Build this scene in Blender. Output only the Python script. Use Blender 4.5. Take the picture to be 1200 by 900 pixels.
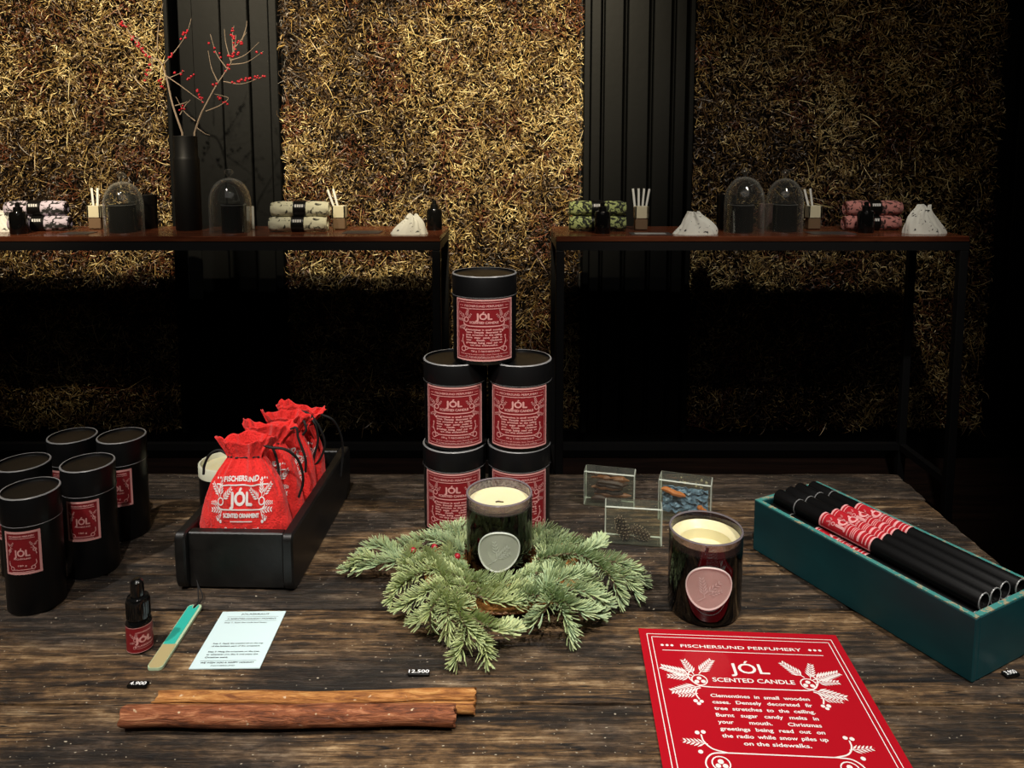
import bpy, math, random
import numpy as np
from mathutils import Vector, Matrix
R = math.radians
PI = math.pi
C = bpy.context.scene.collection
for o in list(bpy.data.objects): bpy.data.objects.remove(o)
random.seed(7)

# ------------------------------------------------------------------ camera, world, lights
EZ = 1.12          # eye height
T = 0.608          # height of the plank table top
SZ = 0.883         # height of the console tops
PITCH = R(6.0); F = 890.0; CY = 272.5
sc = bpy.context.scene
cd = bpy.data.cameras.new('camera'); cam = bpy.data.objects.new('camera', cd); C.objects.link(cam)
cam.location = (0, 0, EZ); cam.rotation_euler = (R(90)-PITCH, 0, 0)
cd.sensor_width = 36; cd.lens = F*36/1200; cd.shift_y = -(450-CY)/1200.0
cd.clip_start = 0.02
sc.camera = cam
sc.view_settings.view_transform = 'Standard'; sc.view_settings.look = 'None'
sc.view_settings.exposure = 0.0; sc.view_settings.gamma = 1.0
sc.view_settings.use_curve_mapping = False
w = bpy.data.worlds.new('world'); sc.world = w; w.use_nodes = True
w.node_tree.nodes['Background'].inputs[0].default_value = (0.05, 0.05, 0.055, 1)
w.node_tree.nodes['Background'].inputs[1].default_value = 0.2

def spot(name, loc, target, watt, angle, col=(1, .93, .82), rad=.025, blend=.5):
    l = bpy.data.lights.new(name, 'SPOT'); l.energy = watt; l.spot_size = R(angle); l.spot_blend = blend
    l.color = col; l.shadow_soft_size = rad
    o = bpy.data.objects.new(name, l); C.objects.link(o); o.location = loc
    o.rotation_euler = (Vector(target)-Vector(loc)).to_track_quat('-Z', 'Y').to_euler()
    return o
# ceiling track spots: two on the straw wall, four on the table, one weak on the right wall
spot('spot_wall_left', (-1.25, 0.55, 2.60), (-1.52, 2.68, 1.52), 520, 46, (1, .84, .58), .025, .75)
spot('spot_wall_middle', (-0.10, 0.55, 2.60), (-0.22, 2.68, 1.52), 620, 44, (1, .85, .58), .025, .75)
spot('spot_wall_right', (0.75, 0.55, 2.60), (0.80, 2.68, 1.4), 26, 56, (1, .85, .62), .025, .9)
spot('spot_console_left', (-0.9, 0.9, 2.60), (-0.9, 2.25, .95), 55, 44, (1, .93, .82), .03, .8)
spot('spot_console_right', (0.7, 0.9, 2.60), (0.72, 2.25, .95), 75, 42, (1, .93, .82), .03, .8)
spot('spot_table_left', (-1.05, 0.15, 2.5), (-0.36, 0.85, T), 110, 36, (1, .95, .88), .018, .7)
spot('spot_table_right', (0.85, 0.30, 2.5), (0.30, 0.80, T), 120, 40, (1, .95, .88), .018, .7)
spot('spot_table_front', (-0.12, -0.55, 2.5), (-0.02, 0.64, T), 125, 36, (1, .94, .86), .018, .7)
fl = bpy.data.lights.new('soft_fill', 'AREA'); fl.energy = 4.5; fl.size = 2.5; fl.color = (1, .93, .85)  # unseen area lamp added as soft ambient fill
fo = bpy.data.objects.new('soft_fill', fl); C.objects.link(fo); fo.location = (0, -.6, 2.55)

# ------------------------------------------------------------------ helpers
def at(px, py, z=T):
    x = (px-600)/F; y = -(py-CY)/F
    dy = math.cos(PITCH)+y*math.sin(PITCH); dz = -math.sin(PITCH)+y*math.cos(PITCH)
    t = (z-EZ)/dz
    return (x*t, dy*t)
def aty(px, py, Y):
    x = (px-600)/F; y = -(py-CY)/F
    dy = math.cos(PITCH)+y*math.sin(PITCH); dz = -math.sin(PITCH)+y*math.cos(PITCH)
    t = Y/dy
    return (x*t, EZ+dz*t)

def tag(o, label=None, cat=None, group=None, kind=None):
    if label: o['label'] = label
    if cat: o['category'] = cat
    if group: o['group'] = group
    if kind: o['kind'] = kind
    return o
def empty(name, loc=(0, 0, 0), rz=0, label=None, cat=None, group=None, rot=None):
    o = bpy.data.objects.new(name, None); C.objects.link(o); o.location = loc
    o.rotation_euler = rot if rot else (0, 0, rz); o.empty_display_size = .02
    return tag(o, label, cat, group)
def dup(root, loc, rz=0, label=None, group=None, rot=None):
    def cp(o, par):
        c = o.copy(); C.objects.link(c); c.parent = par
        for ch in list(o.children): cp(ch, c)
        return c
    r = cp(root, None); r.location = loc; r.rotation_euler = rot if rot else (0, 0, rz)
    if label: r['label'] = label
    if group: r['group'] = group
    return r

class G:
    def __init__(s): s.v = []; s.f = []; s.m = []; s.c = None
    def add(s, vs, fs, mi=0):
        n = len(s.v); s.v.extend([tuple(p) for p in vs]); s.f.extend([tuple(i+n for i in f) for f in fs]); s.m.extend([mi]*len(fs))
    def box(s, c, d, mi=0, rz=0, bev=0, top=None):
        x, y, z = [k/2 for k in d]
        if bev:
            b = bev; vs = []; fs = []
            for sz in (-1, 1):
                for ring in ((x-b, y-b, z), (x, y, z-b)):
                    pass
            # chamfered box: 24 verts
            idx = {}
            for sx in (-1, 1):
                for sy in (-1, 1):
                    for s2 in (-1, 1):
                        idx[(sx, sy, s2, 0)] = len(vs); vs.append((sx*x, sy*(y-b), s2*(z-b)))
                        idx[(sx, sy, s2, 1)] = len(vs); vs.append((sx*(x-b), sy*y, s2*(z-b)))
                        idx[(sx, sy, s2, 2)] = len(vs); vs.append((sx*(x-b), sy*(y-b), s2*z))
            I = idx
            for q in (-1, 1):
                fs.append([I[(q, a, c2, 0)] for a, c2 in ((-1, -1), (1, -1), (1, 1), (-1, 1))][::q])
                fs.append([I[(a, q, c2, 1)] for a, c2 in ((-1, -1), (1, -1), (1, 1), (-1, 1))][::-q])
                fs.append([I[(a, c2, q, 2)] for a, c2 in ((-1, -1), (1, -1), (1, 1), (-1, 1))][::q])
                for q2 in (-1, 1):
                    fs.append([I[(q, q2, -1, 0)], I[(q, q2, -1, 1)], I[(q, q2, 1, 1)], I[(q, q2, 1, 0)]][::q*q2])
                    fs.append([I[(q, -1, q2, 0)], I[(q, 1, q2, 0)], I[(q, 1, q2, 2)], I[(q, -1, q2, 2)]][::q*q2])
                    fs.append([I[(-1, q, q2, 1)], I[(1, q, q2, 1)], I[(1, q, q2, 2)], I[(-1, q, q2, 2)]][::-q*q2])
                    for q3 in (-1, 1):
                        fs.append([I[(q, q2, q3, 0)], I[(q, q2, q3, 1)], I[(q, q2, q3, 2)]][::q*q2*q3])
        else:
            vs = [(a*x, b2*y, c2*z) for a in (-1, 1) for b2 in (-1, 1) for c2 in (-1, 1)]
            fs = [(0, 1, 3, 2), (4, 6, 7, 5), (0, 4, 5, 1), (2, 3, 7, 6), (0, 2, 6, 4), (1, 5, 7, 3)]
        cs, sn = math.cos(rz), math.sin(rz)
        s.add([(c[0]+p[0]*cs-p[1]*sn, c[1]+p[0]*sn+p[1]*cs, c[2]+p[2]) for p in vs], fs, mi)
        return s
    def lathe(s, prof, n=48, c=(0, 0, 0), mi=0, cap=True, axis='z'):
        vs = []; fs = []
        for r, z in prof:
            for i in range(n):
                a = 2*PI*i/n
                vs.append((r*math.cos(a), r*math.sin(a), z))
        m = len(prof)
        for j in range(m-1):
            for i in range(n):
                k = (i+1) % n
                fs.append((j*n+i, j*n+k, (j+1)*n+k, (j+1)*n+i))
        if cap:
            if prof[0][0] > 1e-6: fs.append(tuple(range(n))[::-1])
            if prof[-1][0] > 1e-6: fs.append(tuple((m-1)*n+i for i in range(n)))
        if axis == 'x': vs = [(p[2], p[0], p[1]) for p in vs]
        if axis == 'y': vs = [(p[1], p[2], p[0]) for p in vs]
        s.add([(p[0]+c[0], p[1]+c[1], p[2]+c[2]) for p in vs], fs, mi)
        return s
    def tube(s, pts, rad, n=8, mi=0, cap=True):
        pts = [Vector(p) for p in pts]; m = len(pts)
        rr = rad if isinstance(rad, (list, tuple)) else [rad]*m
        vs = []; fs = []
        up = Vector((0.13, 0.21, 0.97)).normalized()
        for i, p in enumerate(pts):
            t = (pts[min(i+1, m-1)]-pts[max(i-1, 0)]).normalized()
            if abs(t.dot(up)) > .95: u = t.cross(Vector((1, 0, .1))).normalized()
            else: u = t.cross(up).normalized()
            if i and u.dot(pu) < 0: u = -u
            pu = u
            v = t.cross(u)
            for k in range(n):
                a = 2*PI*k/n
                vs.append(p+u*math.cos(a)*rr[i]+v*math.sin(a)*rr[i])
        for j in range(m-1):
            for i in range(n):
                k = (i+1) % n
                fs.append((j*n+i, j*n+k, (j+1)*n+k, (j+1)*n+i))
        if cap: fs.append(tuple(range(n))[::-1]); fs.append(tuple((m-1)*n+i for i in range(n)))
        s.add(vs, fs, mi)
        return s
    def ball(s, c, r, n=10, mi=0, sc3=(1, 1, 1)):
        prof = [(max(1e-7, r*math.sin(PI*j/(n//2+2))), -r*math.cos(PI*j/(n//2+2))) for j in range(n//2+3)]
        g = G(); g.lathe(prof, n, cap=False)
        s.add([(c[0]+p[0]*sc3[0], c[1]+p[1]*sc3[1], c[2]+p[2]*sc3[2]) for p in g.v], g.f, mi)
        return s
    def xf(s, M):
        s.v = [tuple(M @ Vector(p)) for p in s.v]; return s
    def build(s, name, mats, parent=None, smooth=True, auto=35, loc=None, rot=None):
        me = bpy.data.meshes.new(name); me.from_pydata(s.v, [], s.f)
        if not isinstance(mats, (list, tuple)): mats = [mats]
        for m in mats: me.materials.append(m)
        if len(mats) > 1: me.polygons.foreach_set('material_index', s.m)
        if s.c is not None:
            a = me.color_attributes.new('Col', 'FLOAT_COLOR', 'POINT')
            a.data.foreach_set('color', np.asarray(s.c, dtype=np.float32).ravel())
        me.validate(); me.update()
        if smooth:
            me.shade_smooth()
            if auto: me.set_sharp_from_angle(angle=R(auto))
        o = bpy.data.objects.new(name, me); C.objects.link(o)
        if parent: o.parent = parent
        if loc: o.location = loc
        if rot: o.rotation_euler = rot
        return o

def catmull(pts, k=6):
    P = [Vector(p) for p in pts]; P = [P[0]*2-P[1]]+P+[P[-1]*2-P[-2]]; out = []
    for i in range(1, len(P)-2):
        for j in range(k):
            t = j/k
            out.append(.5*((2*P[i])+(P[i+1]-P[i-1])*t+(2*P[i-1]-5*P[i]+4*P[i+1]-P[i+2])*t*t+(3*P[i]-P[i-1]-3*P[i+1]+P[i+2])*t**3))
    out.append(P[-2]); return out

# ------------------------------------------------------------------ materials
def mat(name, col, rough=.5, metal=0, spec=.5, coat=0, trans=0, ior=1.45, sheen=0, bump=None, emit=None):
    m = bpy.data.materials.new(name); m.use_nodes = True; nt = m.node_tree; b = nt.nodes['Principled BSDF']
    I = b.inputs
    I['Base Color'].default_value = (*col, 1); I['Roughness'].default_value = rough; I['Metallic'].default_value = metal
    I['Specular IOR Level'].default_value = spec; I['Coat Weight'].default_value = coat
    I['Transmission Weight'].default_value = trans; I['IOR'].default_value = ior; I['Sheen Weight'].default_value = sheen
    if bump:
        sca, st, dist = bump[:3]
        n = nt.nodes.new('ShaderNodeTexNoise'); n.inputs['Scale'].default_value = sca; n.inputs['Detail'].default_value = 6
        tc = nt.nodes.new('ShaderNodeTexCoord'); nt.links.new(tc.outputs['Object'], n.inputs['Vector'])
        bp = nt.nodes.new('ShaderNodeBump'); bp.inputs['Strength'].default_value = st; bp.inputs['Distance'].default_value = dist
        nt.links.new(n.outputs['Fac'], bp.inputs['Height']); nt.links.new(bp.outputs[0], I['Normal'])
    return m
class NT:
    def __init__(s, m): s.nt = m.node_tree; s.b = s.nt.nodes['Principled BSDF']
    def n(s, t, **k):
        x = s.nt.nodes.new(t)
        for a, v in k.items():
            if a.startswith('i_'): x.inputs[a[2:].replace('_', ' ')].default_value = v
            else: setattr(x, a, v)
        return x
    def l(s, a, b): s.nt.links.new(a, b)
    def coord(s, scale, kind='Object', add=None):
        tc = s.n('ShaderNodeTexCoord'); mp = s.n('ShaderNodeMapping'); mp.inputs['Scale'].default_value = scale
        if add is not None:
            va = s.n('ShaderNodeVectorMath', operation='ADD'); s.l(tc.outputs[kind], va.inputs[0]); s.l(add, va.inputs[1]); s.l(va.outputs[0], mp.inputs['Vector'])
        else: s.l(tc.outputs[kind], mp.inputs['Vector'])
        return mp.outputs[0]
    def noise(s, vec, scale=1, detail=6, rough=.6, dist=0):
        x = s.n('ShaderNodeTexNoise'); x.inputs['Scale'].default_value = scale; x.inputs['Detail'].default_value = detail
        x.inputs['Roughness'].default_value = rough; x.inputs['Distortion'].default_value = dist
        s.l(vec, x.inputs['Vector']); return x.outputs['Fac']
    def ramp(s, fac, stops, interp='LINEAR'):
        x = s.n('ShaderNodeValToRGB'); cr = x.color_ramp; cr.interpolation = interp
        while len(cr.elements) < len(stops): cr.elements.new(.5)
        for e, (p, c) in zip(cr.elements, stops):
            e.position = p; e.color = (*c, 1) if len(c) == 3 else c
        s.l(fac, x.inputs[0]); return x.outputs[0]
    def mix(s, fac, a, b, mode='MIX'):
        x = s.n('ShaderNodeMix', data_type='RGBA', blend_type=mode)
        for i, v in ((0, fac), (6, a), (7, b)):
            if hasattr(v, 'links'): s.l(v, x.inputs[i])
            else: x.inputs[i].default_value = v if i == 0 else (*v, 1)
        return x.outputs[2]
    def bump(s, h, st=.5, d=.002):
        x = s.n('ShaderNodeBump'); x.inputs['Strength'].default_value = st; x.inputs['Distance'].default_value = d
        s.l(h, x.inputs['Height']); s.l(x.outputs[0], s.b.inputs['Normal'])

def attr_mat(name, rough=.6, spec=.4, sheen=0, gain=1):
    m = mat(name, (1, 1, 1), rough, spec=spec, sheen=sheen); t = NT(m)
    a = t.n('ShaderNodeAttribute'); a.attribute_name = 'Col'
    t.l(a.outputs['Color'], t.b.inputs['Base Color']); return m

M = {}
M['wallblack'] = mat('black painted boards', (.0022, .0024, .0024), .5, spec=.15, bump=(40, .15, .002))
M['plaster'] = mat('black plaster', (.010, .010, .010), .8)
M['ceiling'] = mat('dark ceiling', (.02, .02, .02), .9)
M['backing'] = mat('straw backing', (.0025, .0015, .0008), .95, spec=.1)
M['straw'] = attr_mat('dry straw', .42, .6)
M['metal'] = mat('black steel', (.012, .012, .013), .42, spec=.5)
M['black'] = mat('matt black paper', (.0035, .0035, .0037), .38, spec=.35)
M['blackrim'] = mat('worn paper edge with glint', (.20, .20, .20), .35)  # grey of the bare card edge, rim highlight painted in with it
M['blacksoft'] = mat('black ceramic', (.005, .005, .005), .5, spec=.3)
M['blackgloss'] = mat('glossy black plastic', (.004, .004, .004), .08, spec=.6)
M['cord'] = mat('black cord', (.006, .006, .006), .7)
M['red'] = mat('label red', (.20, .007, .011), .5)
M['pink'] = mat('label print', (.62, .30, .28), .5)
M['posterred'] = mat('poster red', (.40, .006, .014), .25, spec=.5, coat=.2)
M['redlit'] = mat('lit label red', (.46, .012, .022), .45)  # lit copy of the label red, stronger light put into the colour
M['pinklit'] = mat('lit label print', (.80, .40, .40), .45)  # lit copy of the label print, brightened the same way
M['white'] = mat('white print', (.80, .74, .72), .4)
M['whiteink'] = mat('white ink', (.85, .85, .85), .5)
M['cardwhite'] = mat('card', (.60, .76, .78), .5)
M['ink'] = mat('black ink', (.02, .02, .025), .5)
M['wax'] = mat('cream wax', (.74, .68, .42), .35, spec=.4)
M['wax'].node_tree.nodes['Principled BSDF'].inputs['Subsurface Weight'].default_value = .3
M['wax'].node_tree.nodes['Principled BSDF'].inputs['Subsurface Radius'].default_value = (.01, .008, .004)
M['wick'] = mat('wick', (.05, .03, .02), .8)
M['creampaper'] = mat('cream paper tube', (.72, .72, .55), .5)
def pane(name, tint, f0=.05, gloss=.02, haze=0, hazecol=(.8, .85, .75), edge=0):
    """clear solid seen through: tinted straight transmission, mirror by Fresnel, a little haze"""
    m = bpy.data.materials.new(name); m.use_nodes = True; nt = m.node_tree; nt.nodes.remove(nt.nodes['Principled BSDF']); out = nt.nodes['Material Output']
    tr = nt.nodes.new('ShaderNodeBsdfTransparent'); tr.inputs[0].default_value = (*tint, 1)
    gl = nt.nodes.new('ShaderNodeBsdfGlossy'); gl.inputs['Roughness'].default_value = gloss; gl.inputs[0].default_value = (1, 1, 1, 1)
    df = nt.nodes.new('ShaderNodeBsdfDiffuse'); df.inputs[0].default_value = (*hazecol, 1)
    m1 = nt.nodes.new('ShaderNodeMixShader'); m1.inputs[0].default_value = haze; HZ = m1; nt.links.new(tr.outputs[0], m1.inputs[1]); nt.links.new(df.outputs[0], m1.inputs[2])
    lf = nt.nodes.new('ShaderNodeLayerWeight'); lf.inputs[0].default_value = .5
    pw = nt.nodes.new('ShaderNodeMath'); pw.operation = 'POWER'; pw.inputs[1].default_value = 4.0; nt.links.new(lf.outputs['Facing'], pw.inputs[0])
    hz = nt.nodes.new('ShaderNodeMath'); hz.operation = 'MULTIPLY_ADD'; hz.inputs[1].default_value = edge; hz.inputs[2].default_value = haze; nt.links.new(pw.outputs[0], hz.inputs[0]); nt.links.new(hz.outputs[0], HZ.inputs[0])  # edge haze paints in the bright outline that glass edges would catch
    lw = nt.nodes.new('ShaderNodeMath'); lw.operation = 'MULTIPLY_ADD'; lw.inputs[1].default_value = .6; lw.inputs[2].default_value = f0; nt.links.new(pw.outputs[0], lw.inputs[0])
    m2 = nt.nodes.new('ShaderNodeMixShader'); nt.links.new(lw.outputs[0], m2.inputs[0]); nt.links.new(m1.outputs[0], m2.inputs[1]); nt.links.new(gl.outputs[0], m2.inputs[2])
    nt.links.new(m2.outputs[0], out.inputs[0]); return m
M['darkglass'] = pane('dark purple glass', (.10, .045, .055))
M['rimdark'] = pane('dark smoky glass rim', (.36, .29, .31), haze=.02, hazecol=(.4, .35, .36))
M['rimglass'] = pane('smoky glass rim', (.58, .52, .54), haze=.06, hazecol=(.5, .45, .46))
M['clear'] = pane('clear glass', (.95, .96, .95), f0=.07, gloss=.05, haze=.01, edge=.35, hazecol=(.8, .8, .75))
M['lip'] = mat('glass lip highlight', (.16, .14, .15), .12, spec=.8)  # grey ring colour stands in for the bright highlight along the rim
M['resin'] = pane('clear resin', (.88, .92, .85), haze=.02, f0=.08, edge=.15)
M['resinedge'] = pane('resin edge painted highlight', (.85, .88, .82), haze=.55, f0=.1, hazecol=(.8, .86, .74))  # hazy pale chamfers, edge highlights painted onto the clear block
M['sealgrey'] = mat('grey green seal', (.34, .36, .29), .5, bump=(300, .15, .0005))
M['sealgreyrim'] = mat('grey seal rim', (.62, .66, .58), .4)
M['sealpink'] = mat('pink beige seal', (.44, .29, .26), .5, bump=(300, .15, .0005))
M['sealpinkrim'] = mat('pink seal rim', (.72, .58, .55), .4)
M['emb1'] = mat('pressed twig grey', (.46, .49, .41), .4)
M['emb2'] = mat('pressed twig pink', (.56, .41, .38), .4)
M['gold'] = mat('painted wood gold', (.40, .33, .16), .5, bump=(200, .3, .0006))
M['teal'] = mat('teal paint', (.03, .42, .34), .4)
M['palegreen'] = mat('pale green edge', (.42, .55, .36), .5)
M['berry'] = mat('red berry', (.32, .01, .02), .3)
M['twig'] = mat('grey twig', (.20, .15, .11), .7, bump=(300, .4, .001))
M['needle'] = attr_mat('fir needles', .5, .4)
M['stem'] = mat('fir stem', (.10, .07, .035), .8)
M['amber'] = mat('amber sand', (.16, .10, .055), .6)
M['cream'] = mat('cream filling', (.62, .57, .40), .6)
M['paper'] = mat('white paper strip', (.75, .75, .72), .6)
M['greycard'] = mat('dark grey card', (.06, .055, .055), .4)
M['pinkbox'] = mat('dusty pink box', (.16, .09, .09), .5)

def cloth(name, base, ink, scale, thr=.5, rough=.8):
    m = mat(name, base, rough, sheen=.2); t = NT(m)
    v = t.coord((scale, scale, scale)); n = t.noise(v, 1, 3, .5, 1.6)
    t.l(t.ramp(n, [(thr-.03, base), (thr+.02, ink)]), t.b.inputs['Base Color'])
    n2 = t.noise(t.coord((60, 60, 60)), 1, 4); t.bump(n2, .4, .003)
    return m
M['roll_purple'] = cloth('lilac printed cloth', (.55, .48, .58), (.01, .01, .01), 42, .50)
M['roll_cream'] = cloth('cream printed cloth', (.62, .60, .44), (.03, .03, .02), 45, .60)
M['roll_green'] = cloth('green printed cloth', (.36, .42, .16), (.008, .012, .006), 55, .50)
M['roll_pink'] = cloth('pink printed cloth', (.50, .20, .18), (.03, .01, .01), 55, .56)
M['muslin'] = cloth('white muslin with black print', (.80, .80, .74), (.05, .05, .05), 50, .66)

def red_cloth():
    m = mat('red cotton', (.80, .014, .010), .75, sheen=.15); t = NT(m)
    n = t.noise(t.coord((500, 500, 500)), 1, 3); n2 = t.noise(t.coord((45, 45, 20)), 1, 3, .5, .5)
    a = t.n('ShaderNodeMath', operation='MULTIPLY_ADD'); a.inputs[1].default_value = 5
    t.l(n2, a.inputs[0]); t.l(n, a.inputs[2]); t.bump(a.outputs[0], .8, .003); return m
M['redcloth'] = red_cloth()

def wood_table():
    m = mat('old dark planks', (.05, .03, .02), .5); t = NT(m)
    a = t.n('ShaderNodeAttribute'); a.attribute_name = 'Col'
    off = t.n('ShaderNodeVectorMath', operation='SCALE'); off.inputs['Scale'].default_value = 7.0
    t.l(a.outputs['Color'], off.inputs[0])
    fine = t.noise(t.coord((13, 190, 60), add=off.outputs[0]), 1, 9, .72, .35)
    mid = t.noise(t.coord((5.5, 38, 20), add=off.outputs[0]), 1, 7, .66, .9)
    rough_ = t.noise(t.coord((55, 95, 60), add=off.outputs[0]), 1, 6, .7, .3)
    big = t.noise(t.coord((3.2, 8, 5), add=off.outputs[0]), 1, 5, .6, .8)
    def madd(a, k, b):
        x = t.n('ShaderNodeMath', operation='MULTIPLY_ADD'); x.inputs[1].default_value = k; t.l(a, x.inputs[0])
        if b is None: x.inputs[2].default_value = 0
        else: t.l(b, x.inputs[2])
        return x.outputs[0]
    grain = madd(fine, .42, madd(mid, .33, madd(rough_, .25, None)))
    dark = t.ramp(grain, [(.40, (.0035, .0025, .002)), (.49, (.022, .015, .010)), (.555, (.085, .060, .042)), (.65, (.25, .20, .15))])
    warm = t.ramp(grain, [(.39, (.006, .0035, .002)), (.47, (.040, .022, .010)), (.535, (.17, .095, .040)), (.62, (.50, .34, .18))])
    f = t.ramp(big, [(.41, (0, 0, 0)), (.55, (1, 1, 1))])
    # per plank warmth: red channel of the attribute's fraction is stored in alpha
    al = t.n('ShaderNodeMath', operation='MULTIPLY'); t.l(f, al.inputs[0]); t.l(a.outputs['Alpha'], al.inputs[1])
    col = t.mix(al.outputs[0], dark, warm)
    # black stains
    st = t.noise(t.coord((6, 14, 10), add=off.outputs[0]), 1, 3, .5, .4)
    sf = t.ramp(st, [(.60, (0, 0, 0)), (.68, (.75, .75, .75))])
    col = t.mix(sf, col, (.010, .008, .006))
    # thin dark cracks along the grain
    ck = t.noise(t.coord((1.6, 60, 30), add=off.outputs[0]), 1, 2, .4, .9)
    cf = t.ramp(ck, [(.485, (0, 0, 0)), (.497, (1, 1, 1)), (.503, (1, 1, 1)), (.515, (0, 0, 0))])
    cm = t.n('ShaderNodeMath', operation='MULTIPLY'); t.l(cf, cm.inputs[0]); t.l(t.ramp(big, [(.45, (0, 0, 0)), (.5, (1, 1, 1))]), cm.inputs[1])
    col = t.mix(cm.outputs[0], col, (.003, .002, .002))
    # two knots
    for kx, ky, rx, ry in ((-.29, .605, .016, .026), (-.55, .615, .05, .012)):
        tc = t.n('ShaderNodeTexCoord'); mp = t.n('ShaderNodeMapping'); mp.inputs['Location'].default_value = (-kx/rx, -ky/ry, 0); mp.inputs['Scale'].default_value = (1/rx, 1/ry, 0)
        t.l(tc.outputs['Object'], mp.inputs['Vector'])
        ln = t.n('ShaderNodeVectorMath', operation='LENGTH'); t.l(mp.outputs[0], ln.inputs[0])
        ad = t.n('ShaderNodeMath', operation='MULTIPLY_ADD'); ad.inputs[1].default_value = 1.6; t.l(mid, ad.inputs[0]); t.l(ln.outputs['Value'], ad.inputs[2])
        kf = t.ramp(ad.outputs[0], [(.0, (1, 1, 1)), (.001, (1, 1, 1)), (.9, (1, 1, 1)), (1.0, (0, 0, 0))])
        sb = t.n('ShaderNodeMath', operation='SUBTRACT'); sb.inputs[1].default_value = .75; t.l(ad.outputs[0], sb.inputs[0]); t.l(sb.outputs[0], kf.node.inputs[0])
        col = t.mix(kf, col, (.007, .005, .004))
    # pale crumbs and scratches
    sp = t.noise(t.coord((260, 420, 300)), 1, 1, .4)
    pf = t.ramp(sp, [(0.74, (0, 0, 0)), (.77, (1, 1, 1))])
    col = t.mix(pf, col, (.55, .48, .36))
    t.l(col, t.b.inputs['Base Color'])
    rr = t.ramp(grain, [(.35, (.62, .62, .62)), (.7, (.38, .38, .38))]); t.l(rr, t.b.inputs['Roughness'])
    t.bump(grain, 1.0, .008)
    return m
M['table'] = wood_table()

def wood(name, c0, c1, scale=(3, 60, 60), rough=.4, bump=.3):
    m = mat(name, c0, rough); t = NT(m); n = t.noise(t.coord(scale), 1, 7, .6, .5)
    t.l(t.ramp(n, [(.35, c0), (.68, c1)]), t.b.inputs['Base Color']); t.bump(n, bump, .001); return m
M['redwood'] = wood('reddish shelf board', (.07, .017, .008), (.22, .065, .028), rough=.22)
M['plate'] = wood('orange wood plate', (.22, .09, .02), (.45, .20, .06), (40, 8, 40), .4)
M['darkwood'] = wood('black stained wood', (.002, .002, .002), (.008, .0075, .007), (40, 5, 40), .45, .5)
M['floor'] = wood('dark floor boards', (.010, .005, .004), (.030, .014, .010), (3, 30, 30), .5)
def cinnamon(name, c0, c1, c2):
    m = mat(name, c0, .6); t = NT(m); n = t.noise(t.coord((35, 220, 220)), 1, 8, .7, .6)
    col = t.ramp(n, [(.36, c0), (.52, c1), (.66, c2)])
    sp = t.noise(t.coord((130, 200, 200)), 1, 2, .5); col = t.mix(t.ramp(sp, [(.69, (0, 0, 0)), (.73, (1, 1, 1))]), col, (.62, .45, .28))
    t.l(col, t.b.inputs['Base Color']); t.bump(n, 1.0, .003); return m
M['cinn'] = cinnamon('cinnamon bark', (.07, .018, .006), (.27, .080, .028), (.48, .20, .09))
M['cinn2'] = cinnamon('light cinnamon bark', (.16, .05, .012), (.42, .17, .04), (.60, .31, .10))
def tealwood():
    m = mat('teal painted crate', (.01, .07, .08), .45); t = NT(m)
    n = t.noise(t.coord((9, 9, 20)), 1, 5, .6); col = t.ramp(n, [(.3, (.003, .034, .042)), (.7, (.005, .058, .066))])
    s = t.noise(t.coord((45, 45, 110)), 1, 5, .7, .5); col = t.mix(t.ramp(s, [(.74, (0, 0, 0)), (.78, (1, 1, 1))]), col, (.12, .20, .18))
    t.l(col, t.b.inputs['Base Color']); t.bump(n, .3, .001); return m
M['tealwood'] = tealwood()
def worn(name, base, wear, thr=.62):
    m = mat(name, base, .5); t = NT(m); s = t.noise(t.coord((90, 90, 90)), 1, 6, .7)
    t.l(t.ramp(s, [(thr, base), (thr+.04, wear)]), t.b.inputs['Base Color']); return m
M['tealrim'] = worn('teal worn rim', (.05, .24, .22), (.34, .30, .19), .53)
M['liner'] = worn('rusty crate inside', (.055, .03, .015), (.16, .10, .05), .6)
def frost():
    m = pane('soot speckled glass', (.75, .7, .7), haze=.30, hazecol=(.45, .40, .42)); nt = m.node_tree
    tc = nt.nodes.new('ShaderNodeTexCoord'); n = nt.nodes.new('ShaderNodeTexNoise'); n.inputs['Scale'].default_value = 420; nt.links.new(tc.outputs['Object'], n.inputs['Vector'])
    r = nt.nodes.new('ShaderNodeValToRGB'); r.color_ramp.elements[0].position = .42; r.color_ramp.elements[0].color = (.05, .04, .04, 1); r.color_ramp.elements[1].position = .55; r.color_ramp.elements[1].color = (.55, .5, .52, 1)
    nt.links.new(n.outputs['Fac'], r.inputs[0]); d = [x for x in nt.nodes if x.type == 'BSDF_DIFFUSE'][0]; nt.links.new(r.outputs[0], d.inputs[0]); return m
M['frost'] = frost()

# ------------------------------------------------------------------ flat artwork (polygons in label coordinates, v upward)
_tc = {}
def glyphs(txt, bold=0.0):
    """triangulated outline of a line of text at size 1: (verts, faces, width)"""
    k = (txt, bold)
    if k in _tc: return _tc[k]
    cu = bpy.data.curves.new('t', 'FONT'); cu.body = txt; cu.size = 1; cu.resolution_u = 3
    ob = bpy.data.objects.new('t', cu); C.objects.link(ob)
    dg = bpy.context.evaluated_depsgraph_get(); dg.update()
    me = bpy.data.meshes.new_from_object(ob.evaluated_get(dg))
    v = [(p.co.x, p.co.y) for p in me.vertices]; f = [tuple(p.vertices) for p in me.polygons]
    bpy.data.objects.remove(ob); bpy.data.curves.remove(cu); bpy.data.meshes.remove(me)
    xs = [p[0] for p in v] or [0]
    x0, x1 = min(xs), max(xs)
    _tc[k] = ([(a-x0, b) for a, b in v], f, x1-x0); return _tc[k]
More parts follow.
